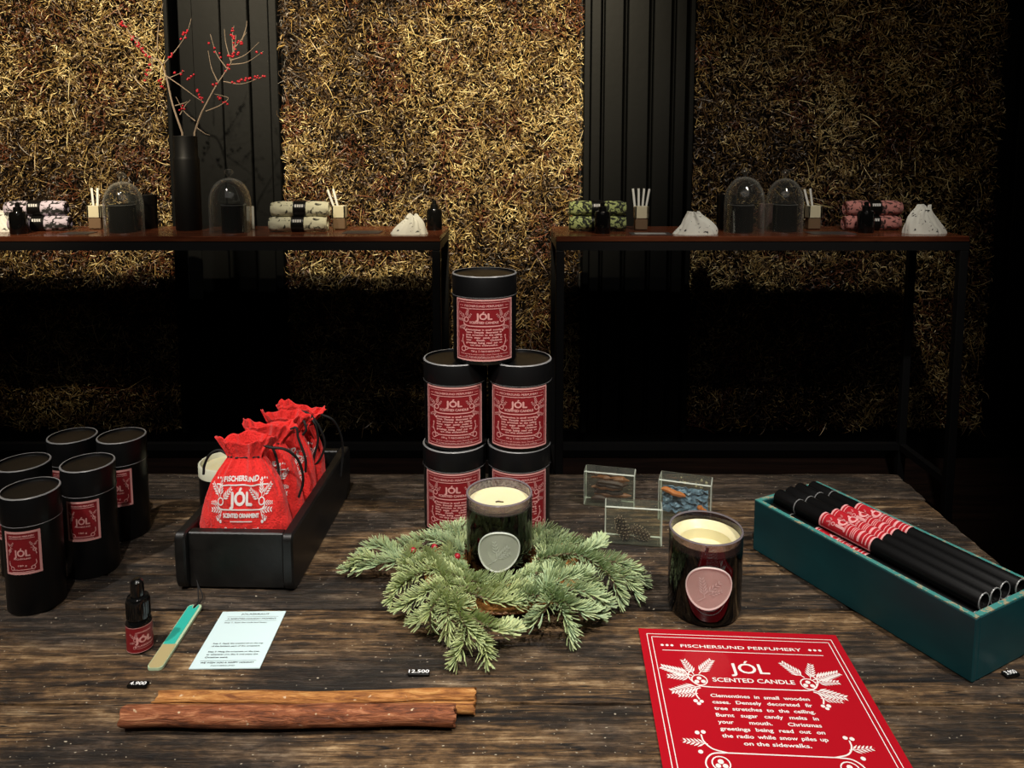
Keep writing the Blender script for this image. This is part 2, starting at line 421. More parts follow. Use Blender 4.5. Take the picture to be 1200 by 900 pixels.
class Art:
    sw = 1.0
    def __init__(s): s.v = []; s.f = []; s.k = 0
    def add(s, v, f):
        s.k = (s.k+1) % 40; n = len(s.v); s.v += [(p[0], p[1], p[2] if len(p) > 2 else s.k) for p in v]; s.f += [tuple(i+n for i in q) for q in f]
    def poly(s, pts): s.add(list(pts), [tuple(range(len(pts)))])
    def text(s, txt, x, y, capheight, width=None, align='c', bold=.02, track=0):
        v, f, w0 = glyphs(txt, bold); sy = capheight/.70; sx = sy if width is None else width/max(w0, 1e-6)
        W = w0*sx; ox = x-(W/2 if align == 'c' else (W if align == 'r' else 0))
        e = bold*sy*1.15
        for dx, dy in ((0, 0), (e, 0), (-e, 0), (0, e*.8), (0, -e*.8)) if bold > 0 else ((0, 0),): s.add([(ox+a*sx+dx, y+b*sy+dy) for a, b in v], f)
        return W
    def justified(s, txt, x0, x1, y, cap, bold=.02, wide=1.0):
        ws = txt.split(' '); sy = cap/.70; sx = sy*wide
        W = [glyphs(q, bold)[2]*sx for q in ws]; gap = (x1-x0-sum(W))/max(1, len(ws)-1); x = x0
        for q, wd in zip(ws, W): s.text(q, x, y, cap, wd, 'l', bold); x += wd+gap
    def stroke(s, pts, w, seg=6.0):
        P = []
        for a, b in zip(pts[:-1], pts[1:]):
            k = max(1, int(math.hypot(b[0]-a[0], b[1]-a[1])/seg))
            P += [(a[0]+(b[0]-a[0])*i/k, a[1]+(b[1]-a[1])*i/k) for i in range(k)]
        P.append(pts[-1]); v = []; n = len(P); w = w*Art.sw
        for i in range(n):
            a = P[max(0, i-1)]; b = P[min(n-1, i+1)]; d = math.hypot(b[0]-a[0], b[1]-a[1]) or 1
            nx, ny = -(b[1]-a[1])/d*w/2, (b[0]-a[0])/d*w/2
            v += [(P[i][0]+nx, P[i][1]+ny), (P[i][0]-nx, P[i][1]-ny)]
        s.add(v, [(2*i, 2*i+1, 2*i+3, 2*i+2) for i in range(n-1)])
    def rect(s, x0, y0, x1, y1, w):
        for a, b in (((x0, y0), (x1, y0)), ((x1, y0), (x1, y1)), ((x1, y1), (x0, y1)), ((x0, y1), (x0, y0))): s.stroke([a, b], w)
    def disc(s, x, y, r, n=10): s.poly([(x+r*math.cos(2*PI*i/n), y+r*math.sin(2*PI*i/n)) for i in range(n)])
    def ring(s, x, y, r, w, a0=0, a1=360, n=16):
        s.stroke([(x+r*math.cos(R(a0+(a1-a0)*i/n)), y+r*math.sin(R(a0+(a1-a0)*i/n))) for i in range(n+1)], w, 1e9)
    def frond(s, x, y, ang, L, mir, n=6):
        """a fir twig: rib with pointed leaflets, mirrored about x = mir[0] when mir[1]"""
        ca, sa = math.cos(R(ang)), math.sin(R(ang))
        def T_(p, q): return (x+p*ca-q*sa, y+p*sa+q*ca)
        s.poly([T_(0, .018*L), T_(L, 0), T_(0, -.018*L)])
        for i in range(n):
            p = L*(.12+.80*i/n); l = L*(.34*(1-.55*i/n)); w = L*.038*(1.2 if Art.sw > 1 else 1)
            for sd in (-1, 1):
                a = R(38)*sd; ux, uy = math.cos(a), math.sin(a); vx, vy = -uy, ux
                s.poly([T_(p, 0), T_(p+ux*l*.5+vx*w, uy*l*.5+vy*w), T_(p+ux*l, uy*l), T_(p+ux*l*.5-vx*w, uy*l*.5-vy*w)])
    def mirrored(s, cx, fn):
        a = Art(); fn(a); s.add(list(a.v), list(a.f)); s.add([(2*cx-p[0], p[1], p[2]) for p in a.v], [f[::-1] for f in a.f])
    def to(s, g, fn, mi):
        g.add([fn(p[0], p[1], p[2]*6e-6) for p in s.v], s.f, mi)

COPY = ['Clementines in small wooden', 'cases. Densely decorated fir', 'tree stretches to the ceiling.', 'Burnt sugar candy melts in',
        'your mouth. Christmas', 'greetings being read out on', 'the radio while snow piles up']
def art_poster():
    A = Art()
    A.rect(8, -289, 202, -9, .8); A.rect(12.5, -284, 197.5, -14, .8)
    A.text('FISCHERSUND PERFUMERY', 103, -29.8, 4.6, 124, bold=.018)
    for x in (22, 27, 32, 174, 179, 184): A.disc(x, -27.4, 1.7)
    A.stroke([(21, -35.5), (185, -35.5)], .9)
    A.text('JÓL', 103.5, -67, 14.5, 38, bold=.012)
    A.text('SCENTED CANDLE', 103.5, -80.5, 5.6, 79, bold=.02)
    def orn(a):
        a.stroke(catmull2([(50, -90), (46, -92), (44, -99), (46, -106)]), 1.5); a.disc(42, -108, 2.2); a.disc(47.5, -108.5, 2); a.disc(44.5, -111.5, 2)
        a.stroke([(103.5, -88.5), (60, -88.5)], 1.3); a.stroke(catmull2([(60, -88.5), (50, -87), (43, -80), (41, -72), (46, -64)]), 1.5)
        a.ring(51, -79, 7.4, 1.2); a.disc(51, -76.5, 2.4); a.disc(54.5, -81, 2.4); a.disc(48, -81.5, 2.4)
        a.frond(45, -73, 158, 34, None, 8); a.frond(47, -72, 108, 26, None, 6); a.frond(52, -70, 52, 30, None, 7); a.frond(44, -76, 178, 26, None, 6)
        a.frond(50, -88, 196, 33, None, 7); a.frond(46, -98, 190, 22, None, 5)
        a.stroke([(103.5, -170), (58, -170)], 1.3); a.stroke(catmull2([(58, -170), (46, -166), (40, -158), (39, -150)]), 1.4)
        a.disc(36, -148, 2.2); a.disc(41.5, -147, 2.2); a.frond(43, -161, 172, 24, None, 5)
        a.stroke(catmull2([(58, -170), (44, -172), (37, -182), (40, -194)]), 1.4); a.disc(35, -170, 2.2)
        a.ring(50, -182, 7.6, 1.2); a.disc(50, -180, 2.6); a.disc(53, -184.5, 2.4); a.disc(47, -184.5, 2.4)
    A.mirrored(103.5, orn)
    for i, l in enumerate(COPY): A.justified(l, 57.5, 149.5, -102.2-i*8.35, 4.2, .028, 1.22)
    A.text('on the sidewalks.', 103.5, -102.2-7*8.35, 4.2, 58, bold=.028)
    return A
def catmull2(pts, k=5):
    return [(p.x, p.y) for p in catmull([(a, b, 0) for a, b in pts], k)]
def small_orn(A, cx, yj, k=1.0):
    def orn(a):
        a.stroke([(cx, yj-16), (cx-26, yj-16)], 1.3, 3); a.stroke(catmull2([(cx-26, yj-16), (cx-33, yj-13), (cx-33, yj-5)]), 1.3)
        a.ring(cx-29, yj-6, 3.6, 1.1); a.frond(cx-31, yj-3, 148, 17*k, None, 4); a.frond(cx-29, yj-2, 75, 15*k, None, 4); a.frond(cx-32, yj-7, 178, 14*k, None, 4)
        a.frond(cx-28, yj-16, 196, 17*k, None, 4); a.disc(cx-30, yj-23, 1.8); a.disc(cx-33, yj-21, 1.6)
        a.frond(cx-26, yj-4, 50, 12*k, None, 3)
    A.mirrored(cx, orn)
def art_tin():       # label coordinates: 0..100 wide, 0..-97 high
    A = Art(); m = 2.0
    for a, b in (((0, -m/2), (100, -m/2)), ((0, -97+m/2), (100, -97+m/2))): A.stroke([a, b], m, 4)
    for x in (m/2, 100-m/2): A.stroke([(x, 0), (x, -97)], m, 200)
    for a, b in (((5, -5), (95, -5)), ((5, -92), (95, -92))): A.stroke([a, b], .6, 4)
    for x in (5, 95): A.stroke([(x, -5), (x, -92)], .6, 200)
    A.text('FISCHERSUND PERFUMERY', 50, -11.7, 3.2, 64, bold=.03)
    for x in (9.5, 12, 14.5, 85.5, 88, 90.5): A.disc(x, -10, .8, 6)
    A.stroke([(9, -14.5), (91, -14.5)], .8, 4)
    A.text('JÓL', 50, -31, 9.6, 25, bold=.045); A.text('SCENTED CANDLE', 50, -37.8, 3.6, 46, bold=.05)
    small_orn(A, 50, -26)
    for i, l in enumerate(COPY[:6]): A.justified(l, 21, 79, -48.5-i*4.1, 2.6, .07, 1.28)
    A.text('on the sidewalks.', 50, -48.5-6*4.1+.2, 2.5, 44, bold=.07)
    def low(a):
        a.stroke([(50, -77), (26, -77)], 1.1, 3); a.stroke(catmull2([(26, -77), (18, -74), (14, -66), (15, -60)]), 1.1)
        a.ring(15.5, -79, 3.8, 1.1); a.frond(17, -69, 165, 9, None, 3); a.disc(15, -58, 1.5); a.stroke([(16, -83), (26, -77)], .9)
    A.mirrored(50, low)
    A.text('180 g', 34, -82.5, 2.5, 9, bold=.04); A.stroke([(42, -83), (42, -79)], .6, 50); A.text('FISCHERSUND', 60, -82.5, 2.5, 30, bold=.04)
    A.text('Clementines in small wooden cases. Densely decorated', 50, -87.2, 1.9, 80, bold=.02)
    A.text('fir tree stretches to the ceiling.', 50, -90.6, 1.9, 60, bold=.02)
    return A
def art_small():     # portrait label 0..100 x 0..-126
    A = Art(); m = 5
    for a, b in (((0, -m/2), (100, -m/2)), ((0, -126+m/2), (100, -126+m/2))): A.stroke([a, b], m, 8)
    for x in (m/2, 100-m/2): A.stroke([(x, 0), (x, -126)], m, 200)
    A.text('FISCHERSUND PERFUMERY', 50, -16, 4.5, 70, bold=.04); A.stroke([(14, -20), (86, -20)], 1.2, 8)
    A.text('JÓL', 50, -72, 19, 42, bold=.035); A.text('FISCHERSUND', 50, -82, 4.5, 46, bold=.04)
    def orn(a):
        a.stroke(catmull2([(12, -70), (15, -55), (20, -44)]), 1.6); a.frond(18, -44, 130, 18, None, 4); a.frond(20, -44, 60, 18, None, 4); a.frond(16, -50, 10, 13, None, 3); a.ring(16, -56, 4, 1.6)
        a.stroke([(50, -112), (26, -112)], 1.6, 8); a.ring(22, -108, 5, 1.6); a.stroke(catmull2([(14, -86), (14, -98), (22, -104)]), 1.6)
    A.mirrored(50, orn)
    A.text('180 g', 50, -102, 5, 24, bold=.04); A.stroke([(20, -118), (80, -118)], 1.2, 8)
    return A
def art_bag():
    A = Art()
    A.text('FISCHERSUND', 50, -6, 5.2, 54, bold=.05)
    for x in (10, 14, 18, 82, 86, 90): A.disc(x, -3.6, 1.2, 8)
    A.stroke([(8, -10), (92, -10)], 1.2, 5)
    A.text('JÓL', 50, -31, 14, 36, bold=.045)
    def orn(a):
        a.stroke([(50, -36), (20, -36)], 1.2, 5); a.stroke(catmull2([(20, -36), (13, -34), (13, -25)]), 1.5); a.ring(17, -27, 4, 1.2)
        a.frond(15, -22, 135, 21, None, 5); a.frond(17, -22, 85, 20, None, 5); a.frond(20, -26, 42, 22, None, 5); a.frond(13, -29, 182, 15, None, 4)
        a.frond(20, -36, 182, 22, None, 4); a.frond(18, -42, 200, 12, None, 3); a.disc(16, -49, 2); a.disc(12, -47, 1.8); a.stroke([(18, -37), (15, -46)], 1)
        a.stroke([(50, -49), (32, -49)], 1.0, 5)
    A.mirrored(50, orn)
    A.text('SCENTED ORNAMENT', 50, -44.5, 4.6, 58, bold=.06)
    for i, l in enumerate(['Clementines in small', 'wooden cases. Densely', 'decorated fir tree', 'stretches to the ceiling.', 'Burnt sugar candy melts']):
        A.justified(l, 22, 78, -59-i*6.6, 3.6, .05, 1.0)
    return A
Art.sw = 1.35; ART_TIN, ART_SMALL = art_tin(), art_small(); Art.sw = 1.2; ART_BAG = art_bag(); Art.sw = 1.0; ART_POSTER = art_poster()

# ------------------------------------------------------------------ setting
def struct(name, g, m, smooth=False):
    o = g.build(name, m, smooth=smooth); o['kind'] = 'structure'; return o
WY = 2.72
struct('floor', G().box((0, .2, -.05), (4.8, 5.4, .1)), M['floor'])
struct('ceiling', G().box((0, .2, 2.75), (4.8, 5.4, .1)), M['ceiling'])
struct('wall_back', G().box((0, WY+.05, 1.35), (4.8, .1, 2.7)), M['plaster'])
struct('wall_front', G().box((0, -2.45, 1.35), (4.8, .1, 2.7)), M['plaster'])
struct('wall_left', G().box((-2.35, .1, 1.35), (.1, 5.2, 2.7)), M['plaster'])
struct('wall_right', G().box((2.35, .1, 1.35), (.1, 5.2, 2.7)), M['plaster'])
g = G(); g.box((0, WY-.012, .055), (4.6, .024, .11), bev=.004); struct('baseboard_back', g, M['wallblack'])
# black boarded pillars between the straw panels
def pillar(name, x0, x1, edges, z1=2.69):
    g = G(); n = len(edges)-1
    for i in range(n):
        a, b, d = edges[i][0], edges[i+1][0], edges[i][1]
        xa = x0+(x1-x0)*a; xb = x0+(x1-x0)*b
        if d > 0: g.box(((xa+xb)/2, WY-d/2, z1/2+.055), (xb-xa-.004, d, z1-.115), bev=.003)
    return struct(name, g, M['wallblack'])
pillar('trim_1', -1.19, -.80, [(0, .075), (.055, .01), (.21, .04), (.47, .045), (.72, .04), (.90, .055), (.985, .02), (1, 0)])
pillar('trim_2', .245, .63, [(0, .07), (.07, .045), (.17, .055), (.19, .045), (.37, .055), (.40, .045), (.60, .055), (.63, .045), (.80, .055), (.83, .04), (.94, .07), (1, 0)])
pillar('trim_3', 1.70, 2.28, [(0, .02), (.12, .04), (.22, .07), (.4, .05), (.7, .06), (1, 0)])

# ------------------------------------------------------------------ straw panels
rng = np.random.default_rng(5)
class VN:      # smooth value noise on a grid
    def __init__(s, seed, f): r = np.random.default_rng(seed); s.g = r.random((256, 256)); s.f = f
    def __call__(s, x, z):
        u = (x+7)*s.f; v = (z+3)*s.f; i = np.floor(u).astype(int); j = np.floor(v).astype(int); a = u-i; b = v-j
        a = a*a*(3-2*a); b = b*b*(3-2*b); g = s.g
        return (g[i % 256, j % 256]*(1-a)*(1-b)+g[(i+1) % 256, j % 256]*a*(1-b)+g[i % 256, (j+1) % 256]*(1-a)*b+g[(i+1) % 256, (j+1) % 256]*a*b)
n_dir, n_tone, n_rust, n_depth, n_fine = VN(1, 6), VN(2, 3.2), VN(3, 9), VN(4, 12), VN(5, 28)
def straw_panel(x0, x1, label, N):
    root = empty('straw_panel', ((x0+x1)/2, WY, 0), 0, label, 'wall panel')
    z0, z1 = .125, 2.35; cx = (x0+x1)/2
    nx, nz = 60, 110; g = G(); vs = []
    X = np.linspace(x0, x1, nx); Z = np.linspace(z0, z1, nz)
    for zz in Z:
        for xx in X:
            e = min(xx-x0, x1-xx, .03)/.03
            d = .022+.022*float(n_depth(np.array(xx), np.array(zz)))*max(.2, e)+.008*float(n_fine(np.array(xx), np.array(zz)))
            vs.append((xx-cx, -d, zz))
    fs = [(j*nx+i, j*nx+i+1, (j+1)*nx+i+1, (j+1)*nx+i) for j in range(nz-1) for i in range(nx-1)]
    n0 = len(vs); vs += [(x0-cx, -.001, z0), (x1-cx, -.001, z0), (x1-cx, -.001, z1), (x0-cx, -.001, z1)]
    fs += [tuple([n0, n0+1]+[i for i in range(nx-1, -1, -1)]), tuple([n0+3]+[(nz-1)*nx+i for i in range(nx)]+[n0+2]),
           tuple([n0+3, n0]+[j*nx for j in range(nz)]), tuple([n0+1, n0+2]+[j*nx+nx-1 for j in range(nz-1, -1, -1)]), (n0, n0+3, n0+2, n0+1)]
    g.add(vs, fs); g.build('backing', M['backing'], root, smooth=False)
    # strands
    x = rng.uniform(x0-.006, x1+.006, N); z = z0+(z1-z0)*rng.random(N)**1.0
    long_ = rng.random(N) < .035
    L = np.where(long_, rng.uniform(.04, .09, N), rng.uniform(.006, .022, N))
    th = n_dir(x, z)*4*PI+rng.normal(0, 1.2, N)
    dep = .022+.026*n_depth(x, z)+.014*n_fine(x, z)+rng.uniform(-.006, .020, N)
    bend = rng.normal(0, .7, N)*np.where(long_, .6, 1)
    wd = rng.uniform(.0005, .0012, N)
    tone = np.clip(.55*n_tone(x, z)+.40*n_rust(x+3, z)+.50*(n_fine(x, z+2)-.5)+.85*rng.random(N)**2.4-.30, 0, 1.25)
    rust = (n_rust(x, z) > .64) & (rng.random(N) < .42)
    K = 4; P = np.zeros((N, K+1, 3)); px = x.copy(); pz = z.copy(); a = th.copy(); out = rng.normal(.15, .35, N); py = -dep
    for k in range(K+1):
        P[:, k, 0] = np.clip(px, x0-.014, x1+.014)-cx; P[:, k, 1] = np.minimum(py, -.015); P[:, k, 2] = np.maximum(pz, z0-.02)
        px = px+np.cos(a)*L/K; pz = pz+np.sin(a)*L/K; py = py-out*L/K; a = a+bend/K; out = out-.12
    ta = th+PI/2+rng.normal(0, .5, N); rollv = rng.uniform(-.9, .9, N)
    sd = np.stack([np.cos(ta), -np.sin(rollv)*.8, np.sin(ta)], 1)*wd[:, None]
    wk = np.array([.6, 1, 1, .8, .25])
    A_ = P+sd[:, None, :]*wk[None, :, None]; B_ = P-sd[:, None, :]*wk[None, :, None]
    V = np.stack([A_, B_], 2).reshape(-1, 3)
    base = (np.arange(N)*(K+1)*2)[:, None]; q = []
    for k in range(K): q.append(np.stack([base[:, 0]+2*k, base[:, 0]+2*k+1, base[:, 0]+2*k+3, base[:, 0]+2*k+2], 1))
    Fq = np.stack(q, 1).reshape(-1, 4)
    dk = np.array([.018, .009, .004]); md = np.array([.11, .058, .020]); gd = np.array([.42, .275, .085]); pl = np.array([.82, .68, .34])
    t = tone[:, None]
    col = np.where(t < .4, dk+(md-dk)*(t/.4), np.where(t < .75, md+(gd-md)*((t-.4)/.35), gd+(pl-gd)*np.clip((t-.75)/.3, 0, 1)))
    col[rust] = np.array([.13, .038, .014])*rng.uniform(.3, 1.5, (rust.sum(), 1))
    colv = np.ones((N, (K+1)*2, 4)); colv[:, :, :3] = col[:, None, :]
    me = bpy.data.meshes.new('straw'); me.from_pydata(V.tolist(), [], Fq.tolist()); me.materials.append(M['straw'])
    at_ = me.color_attributes.new('Col', 'FLOAT_COLOR', 'POINT'); at_.data.foreach_set('color', colv.astype(np.float32).ravel())
    me.update(); o = bpy.data.objects.new('straw', me); C.objects.link(o); o.parent = root; o['kind'] = 'stuff'
straw_panel(-2.28, -1.20, 'brightly lit straw covered wall panel left of the vase pillar', 78000)
straw_panel(-.79, .235, 'brightly lit straw covered wall panel between the two black pillars', 82000)
straw_panel(.64, 1.69, 'dim straw covered wall panel behind the right console table', 66000)

# ------------------------------------------------------------------ plank table
tb = empty('plank_table', (-.2, .78, 0), 0, 'large rustic table of dark weathered planks carrying the candle display', 'table')
PL = [(1.176, 1.089, .617), (1.0865, .884, .612), (.8815, .812, .606), (.8095, .664, .603), (.6615, .53, .600), (.5275, .40, .598)]
X0 = -1.02; g = G(); cols = []
for i, (ya, yb, xr) in enumerate(PL):
    warm = (.15, .75, .35, .95, 1.0, 1.0)[i]; nx, ny = 260, 14; rr = random.Random(i+3)
    xs = np.linspace(X0, xr, nx); ph = rr.uniform(0, 9); base = len(g.v); vs = []
    for j in range(ny+1):
        v = j/ny; ez = min(v, 1-v)
        for k, x in enumerate(xs):
            wob = .0009*math.sin(x*23+ph)+.0006*math.sin(x*61+ph*2)
            y = yb+(ya-yb)*v+(wob if j in (0, ny) else 0)
            z = -.0004-.00035*(1+math.sin(y*240+ph+1.5*math.sin(x*3)))-(.0022 if ez < .01 else 0)
            if k == nx-1: z -= .001
            vs.append((x+.2+(.0012*math.sin(y*150+ph) if k == nx-1 else 0), y-.78, T+z))
    fs = [(j*nx+k, j*nx+k+1, (j+1)*nx+k+1, (j+1)*nx+k) for j in range(ny) for k in range(nx-1)]
    # sides
    ring = [k for k in range(nx)]+[j*nx+nx-1 for j in range(1, ny+1)]+[ny*nx+k for k in range(nx-2, -1, -1)]+[j*nx for j in range(ny-1, 0, -1)]
    n0 = len(vs); vs += [(vs[q][0], vs[q][1], T-.052) for q in ring]; m_ = len(ring)
    fs += [(ring[q], n0+q, n0+(q+1) % m_, ring[(q+1) % m_]) for q in range(m_)]
    fs.append(tuple(n0+q for q in range(m_-1, -1, -1)))
    g.add(vs, fs); cols += [(rr.random(), rr.random(), rr.random(), warm)]*len(vs)
g.c = cols
g.build('tabletop', M['table'], tb, auto=40)
for x in (-.92, .52):
    for y in (.46, 1.11):
        G().box((x+.2, y-.78, (T-.054)/2), (.08, .08, T-.056), bev=.004).build('leg', M['darkwood'], tb, smooth=False)
for y in (.46, 1.11): G().box((0, y-.78, T-.09), (1.36, .03, .07), bev=.003).build('apron', M['darkwood'], tb, smooth=False)

# ------------------------------------------------------------------ console tables at the wall
def console(x0, x1, label):
    y0, y1 = 2.15, 2.45; cx = (x0+x1)/2; cy = (y0+y1)/2; h = SZ; s = .024; L = x1-x0; D = y1-y0
    r = empty('console_table', (cx, cy, 0), 0, label, 'table', None)
    G().box((0, 0, h-.008), (L, D, .016), bev=.002).build('tabletop', M['redwood'], r, smooth=False)
    g = G()
    for sx in (-1, 1): g.box((sx*(L/2-s/2), 0, h-.0285), (s, D-2*s, s))
    for sy in (-1, 1): g.box((0, sy*(D/2-s/2), h-.0285), (L, s, s))
    g.build('top_frame', M['metal'], r, smooth=False)
    for sx in (-1, 1):
        for sy in (-1, 1): G().box((sx*(L/2-s/2), sy*(D/2-s/2), (h-.041)/2), (s, s, h-.042), bev=.002).build('leg', M['metal'], r, smooth=False)
        G().box((sx*(L/2-s/2), 0, .15), (s*.9, D-2*s, s*.9)).build('stretcher', M['metal'], r, smooth=False)
    G().box((0, D/2-s/2, .15), (L-2*s, s*.9, s*.9)).build('stretcher', M['metal'], r, smooth=False)
    return r
console(-2.22, -.205, 'long black metal console table with reddish board, under the vase with berry branches')
console(.126, 1.305, 'black metal console table with reddish board, on the right under two glass domes')

# ------------------------------------------------------------------ things on the consoles
def sx(px, py, Y): return aty(px, py, Y)[0]
def rollp(name, m, L=.165, r=.0235):
    root = empty(name)
    g = G(); n = 40; prof = []
    k = 26
    vs = []; fs = []
    rr = random.Random(3)
    for j in range(k+1):
        x = -L/2+L*j/k; e = min(1, (L/2-abs(x))/.012)
        for i in range(n):
            a = 2*PI*i/n; w_ = 1+.035*math.sin(3*a+x*60)+.02*math.sin(7*a-x*90)
            q = r*(.80+.20*math.sqrt(max(0, e)))*w_ if abs(x) > .015 else r*.93*w_
            vs.append((x, q*math.cos(a), r+q*math.sin(a)*.96))
    fs = [(j*n+i, j*n+(i+1) % n, (j+1)*n+(i+1) % n, (j+1)*n+i) for j in range(k) for i in range(n)]
    fs += [tuple(range(n)), tuple(k*n+i for i in range(n-1, -1, -1))]
    g.add(vs, fs)
    for sgn in (-1, 1):     # rolled layers showing at the ends
        for q in (.35, .6, .8):
            g.lathe([(r*q, 0), (r*q+.0012, .003*sgn), (r*q+.0024, 0)], 24, (sgn*L/2, 0, r), axis='x', cap=False)
    g.build('cloth', m, root)
    b = G(); b.lathe([(r*.985+.001, -.019), (r*.985+.002, -.018), (r*.985+.002, .018), (r*.985+.001, .019)], 40, (0, 0, r), axis='x', cap=False)
    for i in range(4): b.box((-.010+i*.0066, -r*.90-.0005, r*1.47), (.0045, .006, .008), 1)
    b.build('band', [M['black'], M['whiteink']], root)
    return root
def dropper(name, r=.020, h=.09, label=None, group=None, loc=None):
    root = empty(name, loc, 0, label, 'bottle', group)
    G().lathe([(r*.96, 0), (r, .002), (r, h*.62), (r*.85, h*.70), (r*.45, h*.73)], 32).build('bottle_body', M['blackgloss'], root)
    G().lathe([(r*.5, h*.72), (r*.5, h*.84), (r*.28, h*.86), (r*.28, h*.97), (r*.15, h)], 24).build('dropper_cap', M['black'], root)
    return root
def strips(x, y, z, k, lean, cat_label, grp):
    for i in range(k):
        a = lean+(i-(k-1)/2)*.10
        g = G(); g.box((0, 0, .045), (.0065, .0008, .09))
        o = g.build('paper_strip', M['paper'], None, smooth=False, loc=(x+(i-(k-1)/2)*.0085, y+.001*i, z), rot=(0, a, .1*i))
        tag(o, (['leftmost ', 'second ', 'third ', 'rightmost '][i] if k == 4 else ['left ', 'right '][i])+cat_label, 'paper strip', grp)
def blotter(px, Y, label, k, lean, slabel, grp, capped=False):
    x = sx(px, 250, Y); z = SZ
    r = empty('blotter_holder', (x, Y, z), 0, label, 'holder', None)
    w_ = .042
    G().box((0, 0, .019), (w_-.004, .030, .034), bev=.002).build('amber_base', M['amber'], r, smooth=False)
    g = G()
    for q in (-1, 1):
        g.box((q*(w_/2-.003), 0, .0555), (.006, .034, .037), bev=.001); g.box((0, q*.014, .0555), (w_, .006, .037), bev=.001)
    g.build('cream_collar', M['cream'], r, smooth=False)
    strips(x-.002, Y, z+.038, k, lean, slabel, grp)
    return r
def cloche(px, Y, r=.058, h=.185, label=None):
    root = empty('glass_dome', (sx(px, 250, Y), Y, SZ), 0, label, 'glass dome', None)
    t = .0018; P = [(r+.001, 0), (r, .004), (r, h*.45)]
    hh = h*.88; n = 12
    for i in range(1, n): a = PI/2*i/n; P.append((r*math.cos(a)**.85, h*.45+(hh-h*.45)*math.sin(a)))
    P.append((.006, hh)); Q = [(max(.0005, p-t), z-(t if z > h*.45 else 0)) for p, z in P][::-1]
    Q[-1] = (Q[-1][0], 0)
    G().lathe(P+Q+[P[0]], 48, cap=False).build('dome', M['clear'], root)
    kz = hh+.006
    G().lathe([(.0001, kz-.007), (.005, kz-.005), (.004, kz), (.0115, kz+.007), (.013, kz+.012), (.009, kz+.019), (.0001, kz+.021)], 24).build('knob', M['clear'], root)
    return root
def dark_candle(px, Y, r=.038, h=.082, label=None, dx=0):
    root = empty('jar_candle', (sx(px, 250, Y)+dx, Y, SZ), 0, label, 'candle', None)
    G().lathe([(r-.002, 0), (r, .002), (r, h), (r-.003, h), (r-.003, h-.012)], 40, cap=False).build('jar', M['blackgloss'], root)
    G().lathe([(.0001, h-.012), (r-.0035, h-.012), (r-.0035, h-.02), (r-.0035, h-.03), (.0001, h-.03)], 40, cap=False).build('wax', M['blacksoft'], root)
    G().lathe([(r+.0003, h-.001), (r+.0006, h+.0005), (r-.003, h+.0008)], 40, cap=False).build('rim', M['blackrim'], root)
    return root
def muslin(px, Y, w_=.12, h=.062, seed=1, label=None):
    """small lying drawstring bag of white muslin"""
    rr = random.Random(seed); g = G(); n, k = 56, 22; vs = []
    ph = [rr.uniform(0, 6) for _ in range(6)]
    for j in range(k+1):
        s = j/k; hw = w_/2*(1-.80*s**1.25)*(1 if s < .9 else 1+(s-.9)*3); dp = .030*(1-.6*s)
        for i in range(n):
            a = 2*PI*i/n; f = 1+(.05+.16*s)*math.sin(5*a+ph[0]+3*s)+(.03+.1*s)*math.sin(11*a+ph[1])
            vs.append((hw*math.cos(a)*f+.006*math.sin(4*s+ph[2]), dp*math.sin(a)*f, h*s*(1+.08*math.sin(3*a+ph[3])*s)))
    fs = [(j*n+i, j*n+(i+1) % n, (j+1)*n+(i+1) % n, (j+1)*n+i) for j in range(k) for i in range(n)]
    fs += [tuple(range(n))[::-1], tuple(k*n+i for i in range(n))]
    g.add(vs, fs); root = empty('muslin_bag', (sx(px, 260, Y), Y, SZ), 0, label, 'bag', None)
    g.build('bag_body', M['muslin'], root, auto=60)
    zz = h*.86; G().tube([(.016*math.cos(a), .012*math.sin(a)-.002, zz) for a in [2*PI*i/14 for i in range(15)]], .0012, 6).build('drawstring', M['cord'] if seed == 3 else M['paper'], root)
    return root

proto = {}
def roll_pair(pxc, Y, kind, what, low, up, rz=0, dxu=.0):
    m = M['roll_'+kind]; r = .0235
    a = rollp('rolled_cloth', m); x = sx(pxc, 260, Y)
    a.location = (x, Y, SZ); a.rotation_euler = (0, 0, rz); tag(a, low, 'cloth roll', None)
    dup(a, (x+dxu, Y+.004, SZ+2*r*.955), rz, up)
roll_pair(47, 2.30, 'purple', '', 'lilac and black printed cloth roll, bottom one at far left of the left console', 'lilac and black printed cloth roll lying on top at far left', R(7), -.01)
roll_pair(350, 2.28, 'cream', '', 'cream printed cloth roll, bottom one of the pair on the left console', 'cream printed cloth roll, top one of the pair on the left console', R(3), .006)
roll_pair(700, 2.30, 'green', '', 'green leaf printed cloth roll, bottom one of the pair on the right console', 'green leaf printed cloth roll, top one of the pair on the right console', R(-1), .0)
roll_pair(1021, 2.32, 'pink', '', 'dusty pink printed cloth roll, bottom one at the right console end', 'dusty pink printed cloth roll, top one at the right console end', R(2), .004)
d0 = dropper('dropper_bottle', .024, .093, 'black dropper bottle before the lilac cloth rolls at far left', None, (sx(21, 250, 2.22), 2.22, SZ))
dup(d0, (sx(509, 250, 2.33), 2.33, SZ), 0, 'black dropper bottle at the right end of the left console')
dup(d0, (sx(706, 250, 2.235), 2.235, SZ), 0, 'black dropper bottle before the green cloth rolls')
dup(d0, (sx(1015, 250, 2.255), 2.255, SZ), 0, 'black dropper bottle before the dusty pink cloth rolls')
sg = 'white paper strips standing in the holder '
blotter(113, 2.36, 'cream and amber strip holder left of the first glass dome', 2, .0, 'white paper strip in the holder beside the leftmost glass dome', 'strips beside the leftmost dome')
blotter(398, 2.35, 'cream and amber strip holder right of the cream cloth rolls', 2, -.28, 'white paper strip leaning left in the holder beside cream cloth rolls', 'strips beside the cream rolls')
